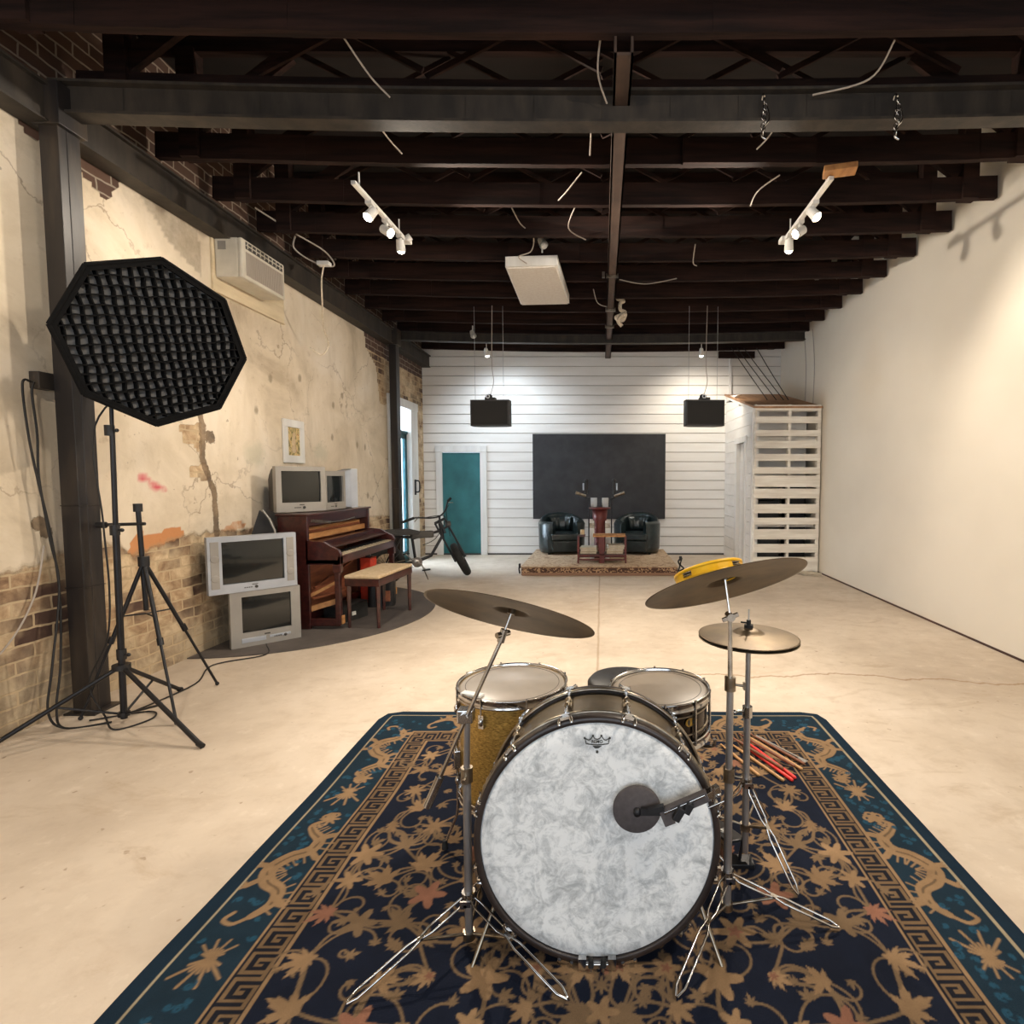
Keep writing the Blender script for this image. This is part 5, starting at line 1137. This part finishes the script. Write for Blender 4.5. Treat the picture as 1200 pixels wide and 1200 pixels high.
def micstand(label, x, s):
    t = thing('microphone_stand', label, 'microphone stand', (x, 9.55, PZ))
    MB().lathe([(0, 0), (.11, 0), (.11, .012), (.02, .02), (0, .02)], n=28).build('base', M['black_metal'], t); MB().cyl((0, 0, .02), (0, 0, .98), .011).build('pole', M['black_metal'], t)
    MB().tube([(s * -.02, 0, .93), (s * .13, -.08, 1.02)], .008).build('boom', M['black_metal'], t)
    m = MB(); m.cyl((s * .05, -.08, 1.00), (s * .22, -.12, 1.06), .022, .03); m.build('microphone_body', M['nickel'], t); MB().cyl((s * .05, -.04, 1.03), (s * .04, -.04, 1.25), .03).ball((s * .04, -.04, 1.26), .04).build('microphone_head', M['black_plastic'], t)
    MB().cyl((s * .09, -.07, 1.10), (s * .09, -.07, 1.22), .014).build('shock_mount', M['silver_plastic'], t)
micstand('black microphone stand behind the oxblood table, beside the left armchair', -.22, -1); micstand('black microphone stand behind the oxblood table, beside the right armchair', .17, 1)
t = thing('cable_adapter', 'small dark bundle of clips and wire at the right corner of the stage', 'cable bundle', (1.17, 8.45, 0.001)); MB().tube(spline([(0, 0, .01), (.03, 0, .10), (.01, .02, .17), (.06, 0, .22), (.04, 0, .12), (.09, 0, .06), (.02, 0, .02)]), .011).build('wire', M['rubber'], t); MB().bb(.02, .06, -.02, .02, .18, .25).build('clip', M['black_plastic'], t, .004)
t = thing('cable_adapter', 'small dark clip at the left corner of the stage', 'cable bundle', (-1.235, 8.30, 0.001)); MB().tube(spline([(0, 0, .01), (-.01, 0, .08), (.0, .02, .15), (.01, 0, .09)]), .011).build('wire', M['rubber'], t); MB().bb(-.015, .015, -.02, .02, .10, .16).build('clip', M['black_plastic'], t, .004)

# ---------------------------------------------------------------- corner closet and pallets
cx0, cy0 = 2.33, 8.47
cl = thing('corner_closet', 'white boarded closet in the far right corner with a sloping plywood roof', 'closet', (0, 0, 0))
m = MB(); zs = np.arange(0, 3.0, .19)
for z in zs:
    for ya, yb in ((cy0, 8.95), (9.45, YB - .01)):
        top_a = 2.50 + (ya - cy0) * .24; top_b = 2.50 + (yb - cy0) * .24; za, zb2 = min(z + .184, top_a), min(z + .184, top_b)
        if za <= z and zb2 <= z: continue
        m.prism([(ya, z), (yb, z), (yb, max(z, zb2)), (ya, max(z, za))], (cx0 - .02, 0, 0), (0, 1, 0), (0, 0, 1), (.04, 0, 0))
    if z > 2.0:
        m.prism([(8.95, z), (9.45, z), (9.45, min(z + .184, 2.50 + .98 * .24)), (8.95, min(z + .184, 2.5 + .48 * .24))], (cx0 - .02, 0, 0), (0, 1, 0), (0, 0, 1), (.04, 0, 0)) if 2.5 + .48 * .24 > z else None
m.build('side_wall', M['white_board'], cl)
m = MB(); m.bb(cx0 - .045, cx0 + .019, 8.87, 8.96, 0, 2.02); m.bb(cx0 - .045, cx0 + .019, 9.44, 9.55, 0, 2.02); m.bb(cx0 - .05, cx0 + .018, 8.84, 9.58, 2.021, 2.12); m.bb(cx0 - .05, cx0 + .055, cy0 - .02, cy0 + .05, 0, 2.47); m.build('door_frame', M['white_trim'], cl, .003)
MB().bb(cx0 + .02, cx0 + .05, 9.24, 9.44, .01, 2.02).build('closet_door', M['white_board'], cl)
MB().bb(cx0 + .07, cx0 + .09, 8.75, 9.60, .01, 2.3).build('closet_shade_sheet', M['black_paint'], cl)  # black sheet standing in for the shade inside the closet
MB().prism([(cy0 - .1, 2.49), (YB - .01, 2.97), (YB - .01, 3.0), (cy0 - .1, 2.52)], (cx0 - .05, 0, 0), (0, 1, 0), (0, 0, 1), (XR - cx0 + .04, 0, 0)).build('roof', M['brown_ply'], cl)
MB().bar((cx0 - .03, cy0 - .02, 2.485), (cx0 - .03, YB - .03, 2.95), .02, .05).build('roof_edge', M['white_trim'], cl)
MB().bb(cx0 + .1, XR - .05, cy0 + .45, cy0 + .47, 1.45, 2.5).build('inner_board', M['white_board'], cl)
def pallet(label, slats, z0, z1):
    t = thing('wooden_pallet', label, 'pallet', (0, 0, 0), group='pallets closing off the closet')
    x0, x1 = 2.30, 3.305; y = 8.40
    for x, w_ in ((x0 + .018, .036), (2.83, .04), (x1 - .03, .05)): MB().bb(x - w_ / 2, x + w_ / 2, y, y + .09, z0, z1).build('stringer', M['pallet'], t, .003)
    for za, zb2 in slats:
        j = random.uniform(-.004, .004); MB().box(((x0 + x1) / 2 , y - .010, (za + zb2) / 2), (x1 - x0 - .02, .018, abs(za - zb2)), Matrix.Rotation(j, 3, 'Y')).build('slat', M['pallet'], t, .003)
    for za, zb2 in [(z1 - .1, z1 - .01), (z0 + .01, z0 + .1), ((z0 + z1) / 2 - .05, (z0 + z1) / 2 + .05)]: MB().bb(x0, x1 - .02, y + .092, y + .108, za, zb2).build('slat', M['pallet'], t, .003)
    for zc in np.linspace(z0 + .3, z1 - .25, 3): pass
pallet('upper white pallet standing on another one in front of the closet', [(2.54, 2.455), (2.37, 2.27), (2.167, 2.075), (2.005, 1.895), (1.81, 1.707), (1.61, 1.512)], 1.50, 2.55)
pallet('lower white pallet standing on the floor in front of the closet', [(1.484, 1.313), (1.288, 1.14), (1.054, .916), (.847, .743), (.673, .517), (.447, .315), (.248, .03)], .001, 1.495)
t = tag(MB().box((2.62, 8.80, .55), (.32, .3, 1.08)).build('stored_box', M['dark_grey_plastic'], bevel=.01), 'dark box stored inside the closet behind the lower pallet', 'box')
t = tag(MB().rbox(2.9, 3.2, 8.65, 8.95, .001, 1.35, .04).build('stored_case', M['black_plastic'], bevel=.01), 'tall dark case stored inside the closet behind the lower pallet', 'case')
m = MB(); m.box((3.13, 8.27, .02), (.34, .16, .004), Matrix.Rotation(R(6), 3, 'X') @ Matrix.Rotation(R(-20), 3, 'Z')); m.bar((3.0, 8.20, .006), (3.25, 8.05, .006), .06, .004)
tag(m.build('crumpled_sheet', M['paper']), 'crumpled pale sheet on the floor by the foot of the pallets', 'paper')

# ---------------------------------------------------------------- hanging speakers
def speaker(label, x, y, z, rz, flip):
    t = thing('hanging_speaker', label, 'speaker', (x, y, z), (0, 0, rz)); w_, h_ = .53, .345; s = flip
    pl_ = [(-w_ / 2, 0), (w_ / 2, 0), (w_ / 2 - .0, .16), (w_ / 2 - .09, .24), (-w_ / 2 + .09, .24), (-w_ / 2, .16)]
    MB().prism(pl_, (0, 0, 0), (1, 0, 0), (0, 1, 0), (0, 0, h_)).build('cabinet', M['black_plastic'], t, .014, seg=3)
    MB().bb(-w_ / 2 + .02, w_ / 2 - .02, -.010, .002, .02, h_ - .02).build('front_grille', mat('speaker_grille', rgb(20, 19, 20), .8, bump=.3, bscale=500), t, .004)
    MB().bb(-.07, .07, .02, .12, h_, h_ + .035).ball((-.02, .06, h_ + .045), .05, 12, (1, 1, .8)).build('bracket', M['black_metal'], t, .004)
    MB().torus((-.02, .0, h_ + .045), .022, .008, (0, 1, 0), 20, 8).build('bracket_ring', M['silver_plastic'], t)
    for q, xx in ((-1, -w_ / 2 + .05), (1, w_ / 2 - .09)): MB().tube([(xx, .08, h_ - .002), (xx + q * .0, .08, 3.74 - z)], .0035, 6).build('hanging_wire', M['steel_cable'], t)
    MB().tube(spline([(-.01, .08, h_ + .06), (.04, .08, h_ + .25), (.02, .08, h_ + .5), (.03, .08, 3.75 - z)]), .005, 6).build('speaker_cable', M['cable'], t)
    return t
speaker('black speaker hanging on wires left of the black panel', -1.503, 7.5, 2.15, R(-4), 1)
speaker('black speaker hanging on wires right of the black panel', 1.392, 7.5, 2.15, R(4), -1)

# ---------------------------------------------------------------- track lights
W_ = (1, .875, .72)
def spot(name, loc, dirv, power, size=135, blend=.55, rad=.05, color=W_):
    l = bpy.data.lights.new(name, 'SPOT'); l.energy = power; l.spot_size = R(size); l.spot_blend = blend; l.shadow_soft_size = rad; l.color = color
    o = bpy.data.objects.new(name, l); COL.objects.link(o); o.location = loc; o.rotation_euler = Vector(dirv).to_track_quat('-Z', 'Y').to_euler(); return o
def track(label, a, b, heads, lit_power, base=None, z=3.60, grp='track lights'):
    t = thing('track_light', label, 'track light', (0, 0, 0), group=grp)
    a = Vector((*a, z)); b = Vector((*b, z)); d = (b - a).normalized()
    m = MB(); m.bar(a, b, .036, .026); m.bar(a + Vector((0, 0, -.014)), b + Vector((0, 0, -.014)), .012, .004); m.build('rail', M['white_trim'], t, .002)
    MB().box(b + d * .05, (.10, .09, .045), Matrix.Rotation(math.atan2(d.y, d.x), 3, 'Z')).cyl(b + Vector((.03, .02, 0)), b + Vector((.06, .02, .02)), .03).build('end_box', M['white_trim'], t, .008)
    for q in (.1, .9): MB().cyl(a + (b - a) * q, a + (b - a) * q + Vector((0, 0, .12)), .006).build('hanger', M['white_trim'], t)
    for f, dirv, on_, pw in heads:
        dv_ = Vector(dirv).normalized(); p = a + (b - a) * f + Vector((0, 0, -.02)); c = p + Vector((0, 0, -.075))
        h = MB().cyl(p, c, .011).box(p, (.05, .09, .03)).cyl(c - dv_ * .05, c + dv_ * .045, .034, .040, 20, False).lathe([(0, 0), (.034, 0)], c - dv_ * .05, -dv_, 20).lathe([(.04, 0), (.034, 0), (.03, -.03)], c + dv_ * .045, dv_, 20).build('lamp_head', M['white_trim'], t)
        MB().ball(c + dv_ * .034, .034, 14).build('bulb', M['bulb'] if on_ else M['white_trim'], h)
        if on_: spot('track_lamp', c + dv_ * .085, dv_, pw)
    return t
PW = 160
track('white track light under the joists on the left, two lamps lit', (-1.81, 4.18), (-1.78, 5.12), [(.30, (-.45, -.55, -.95), True, PW * .6), (.62, (.78, -.25, -.50), True, PW * 2.5), (.93, (-.05, .35, -.9), True, PW * .3)], PW)
track('white track light under the joists on the right, near the raw wood block', (1.65, 4.12), (1.66, 5.12), [(.34, (.50, -.55, -.90), True, PW * .8), (.66, (-.78, -.2, -.50), True, PW * 2.3), (.93, (.1, .35, -.9), True, PW * .3)], PW)
tag(MB().box((1.70, 4.10, 3.64), (.22, .12, .04), Matrix.Rotation(R(-15), 3, 'Z')).build('wood_block', M['light_wood'], bevel=.003), 'raw wood block above the near end of the right track light', 'wood block')
track('added unseen fill track light above the camera on the left', (-1.8, .2), (-1.8, 1.3), [(.3, (.8, .35, -.75), True, PW * .45), (.7, (-.7, .45, -.8), True, PW * .7)], PW)  # unseen fixture added as fill for the near walls and floor
track('white track light above the camera on the right', (1.8, .2), (1.8, 1.3), [(.3, (-.8, .6, -.8), True, PW * .45), (.75, (-.35, .35, -.9), True, PW * 1.0)], PW)
def lamp(label, loc, dirv, power, color, lit=True):
    t = thing('clamp_lamp', label, 'lamp', loc, group='small lamps under the joists'); dv_ = Vector(dirv).normalized()
    MB().cyl((0, 0, 0), (0, 0, 3.72 - loc[2]), .008).cyl(-dv_ * .05, dv_ * .05, .03, .045, 18, False).ball(-dv_ * .04, .032).build('lamp_shade', M['white_trim'], t)
    MB().ball(dv_ * .055, .034).build('bulb', M['bulb_far'] if lit else M['white_trim'], t)
    if lit: spot('far_lamp', Vector(loc) + dv_ * .12, dv_, power, 130, .8, .05, color)
lamp('small lit lamp above the left hanging speaker', (-1.87, 9.15, 3.49), (.1, .55, -.8), 105, (.80, .90, 1.))
lamp('small lit lamp above the right hanging speaker', (1.62, 9.15, 3.49), (.1, .55, -.8), 105, (1., .90, .76))
lamp('small unlit white lamp under the joists above the left speaker', (-1.93, 8.45, 3.60), (.3, -.4, -.6), 0, W_, False)
lamp('small unlit white lamp in the joists near the hanging panel', (-.60, 5.75, 3.82), (.3, -.4, -.6), 0, W_, False)
t = thing('acoustic_tile', 'square white acoustic panel hanging flat under the joists', 'panel', (0, 0, 0))
MB().prism([(-.97, 5.86), (-.47, 5.82), (-.42, 7.02), (-.99, 7.06)], (0, 0, 3.60), (1, 0, 0), (0, 1, 0), (0, 0, .014)).build('panel_board', M['panel'], t)
MB().prism([(-.99, 5.84), (-.45, 5.80), (-.40, 7.04), (-1.01, 7.08)], (0, 0, 3.615), (1, 0, 0), (0, 1, 0), (0, 0, .10)).build('panel_frame', M['white_trim'], t, .004)
MB().tube(spline([(-.75, 5.72, 3.60), (-.83, 5.70, 3.66), (-.70, 5.66, 3.70), (-.66, 5.5, 3.78), (-.75, 5.3, 3.8), (-.80, 5.1, 3.85)]), .006).build('cord', M['cable'], t)
# chains on the near beam
def chain(label, x):
    t = thing('hanging_chain', label, 'chain', (x, 3.345, 3.62), group='chains on the near crossbeam'); m = MB()
    for i in range(7): 
        m.tube([(.013 * math.sin(q) * (1 if i % 2 else .2) + .008 * math.sin(i * 2), .013 * math.sin(q) * (.2 if i % 2 else 1), -i * .028 + .02 * math.cos(q)) for q in np.linspace(0, 2 * PI, 12, endpoint=False)], .0032, 6, True)
    m.build('chain_links', M['chrome'], t); MB().tube(spline([(0, 0, .03), (.0, .03, .06), (0, .06, .02)]), .005).build('hook', M['chrome'], t); MB().tube(spline([(.02, 0, -.04), (.03, 0, -.10), (.0, 0, -.14), (-.01, 0, -.19), (.015, 0, -.21)]), .006).build('snap_hook', M['chrome'], t)
chain('left of the two short chains hanging on the near steel crossbeam', .94); chain('right of the two short chains hanging on the near steel crossbeam', 1.71)
t = thing('knotted_rope', 'white knotted rope hanging beside the brown rail', 'rope', (.245, 7.35, 3.47)); MB().tube(spline([(.02, 0, .33), (-.04, 0, .30), (.04, 0, .27), (0, 0, .24), (.0, 0, .16), (.06, 0, .12), (-.06, 0, .06), (.03, .02, .03), (.06, -.02, .10), (-.03, -.02, .02), (.02, 0, -.05)], 8), .024, 8).build('rope', M['rope'], t)
tag(MB().bb(.05, .18, 7.30, 7.34, 3.60, 3.64).bb(.05, .18, 8.1, 8.13, 3.60, 3.64).bb(.05, .18, 6.1, 6.13, 3.60, 3.64).bar((.02, 6.115, 3.66), (.02, 6.115, 3.60), .03, .03).build('rail_clamp', M['nickel']), 'steel clamps around the brown rail', 'clamp')
# loose cables drooping from the joists
cabs = [((.0, 3.05, 3.80), (-.02, 3.2, 3.68), (.03, 3.33, 3.60), 'short pale cable end drooping left of the brown rail, behind the nearest joist'),
        ((-1.38, 3.1, 3.80), (-1.30, 3.25, 3.70), (-1.22, 3.34, 3.64), 'pale cable slanting down between the nearest joist and the crossbeam on the left'),
        ((-.10, 3.6, 3.75), (-.07, 3.75, 3.72), (-.08, 3.95, 3.66), 'pale cable end just behind the crossbeam, left of the brown rail'),
        ((-.15, 4.35, 3.76), (-.27, 4.5, 3.70), (-.35, 4.65, 3.70), 'short pale cable drooping under the joists left of the brown rail, fourth bay'),
        ((1.55, 3.08, 3.76), (1.50, 3.25, 3.68), (1.22, 3.35, 3.66), 'curved pale cable at the upper right between the nearest joist and the crossbeam'),
        ((1.35, 4.35, 3.74), (1.23, 4.5, 3.70), (1.22, 4.7, 3.68), 'curved pale cable left of the right track light'),
        ((-1.45, 3.62, 3.74), (-1.42, 3.8, 3.70), (-1.37, 3.95, 3.67), 'short pale cable behind the crossbeam on the left'),
        ((1.12, 3.62, 3.76), (1.12, 3.8, 3.72), (1.05, 3.9, 3.67), 'short white cable between the two chains, behind the crossbeam'),
        ((.92, 5.6, 3.74), (.95, 5.9, 3.68), (1.02, 6.1, 3.72), 'small pale loop of cable under the joists right of the brown rail'),
        ((-.22, 4.9, 3.78), (-.30, 5.2, 3.72), (-.15, 5.4, 3.70), 'dark-looking cable loop under the joists near the hanging panel'),
        ((.2, 6.4, 3.68), (.5, 6.45, 3.65), (.85, 6.42, 3.70), 'pale cable sagging from the brown rail toward the right'),
        ((-.10, 6.9, 3.74), (-.05, 7.1, 3.64), (.07, 7.2, 3.62), 'pale cable sagging to the brown rail from the left')]
for a, b, c, lb_ in cabs: tag(MB().tube(spline([a, b, c], 8), .0055, 6).build('loose_cable', M['cable']), lb_, 'cable', 'loose cables under the joists')
for i, (x0, x1, lb_) in enumerate(((2.30, 2.75, 'leftmost of the dark wires slanting from the joists to the closet roof'), (2.40, 2.90, 'second of the dark wires slanting from the joists to the closet roof'), (2.52, 3.02, 'third of the dark wires slanting from the joists to the closet roof'), (2.75, 3.10, 'fourth dark wire slanting from the joists to the closet roof'))):
    tag(MB().tube(spline([(x0, 10.0, 3.75), ((x0 + x1) / 2 + .01, 9.75, 3.28), (x1, 9.3, 2.74)], 8), .007, 6).build('closet_wire', M['black_cable']), lb_, 'wire', 'wires above the closet')
for i, y in enumerate((8.75, 9.1)):
    tag(MB().tube(spline([(XR - .05, y, 3.75), (XR - .03, y - .05, 3.2), (XR - .02, y, 2.56)], 8), .006, 6).build('closet_wire', M['cable']), '%s thin grey wire hanging down the right wall above the pallets' % ('nearer' if i == 0 else 'farther'), 'wire', 'wires above the closet')

# ---------------------------------------------------------------- daylight and render look
sun = bpy.data.lights.new('door_daylight', 'AREA'); sun.shape = 'RECTANGLE'; sun.size = 1.6; sun.size_y = 2.6; sun.energy = 260; sun.color = (.72, .86, 1.)
so = bpy.data.objects.new('door_daylight', sun); COL.objects.link(so); so.location = (XL - 1.1, 9.2, 1.7); so.rotation_euler = Vector((1, .02, -.12)).to_track_quat('-Z', 'Y').to_euler()
fl = bpy.data.lights.new('window_daylight', 'AREA'); fl.shape = 'RECTANGLE'; fl.size = 5.2; fl.size_y = 2.4; fl.energy = 88; fl.color = (.86, .93, 1.)
fo = bpy.data.objects.new('window_daylight', fl); COL.objects.link(fo); fo.location = (0, YF - .25, 1.75); fo.rotation_euler = (PI / 2, 0, 0)
wd = bpy.data.worlds.new('sky'); S.world = wd; wd.use_nodes = True; wd.node_tree.nodes['Background'].inputs[0].default_value = (.74, .86, 1, 1); wd.node_tree.nodes['Background'].inputs[1].default_value = 1.6
S.view_settings.view_transform = 'Standard'; S.view_settings.look = 'None'; S.view_settings.exposure = 0; S.view_settings.gamma = 1; S.view_settings.use_curve_mapping = False
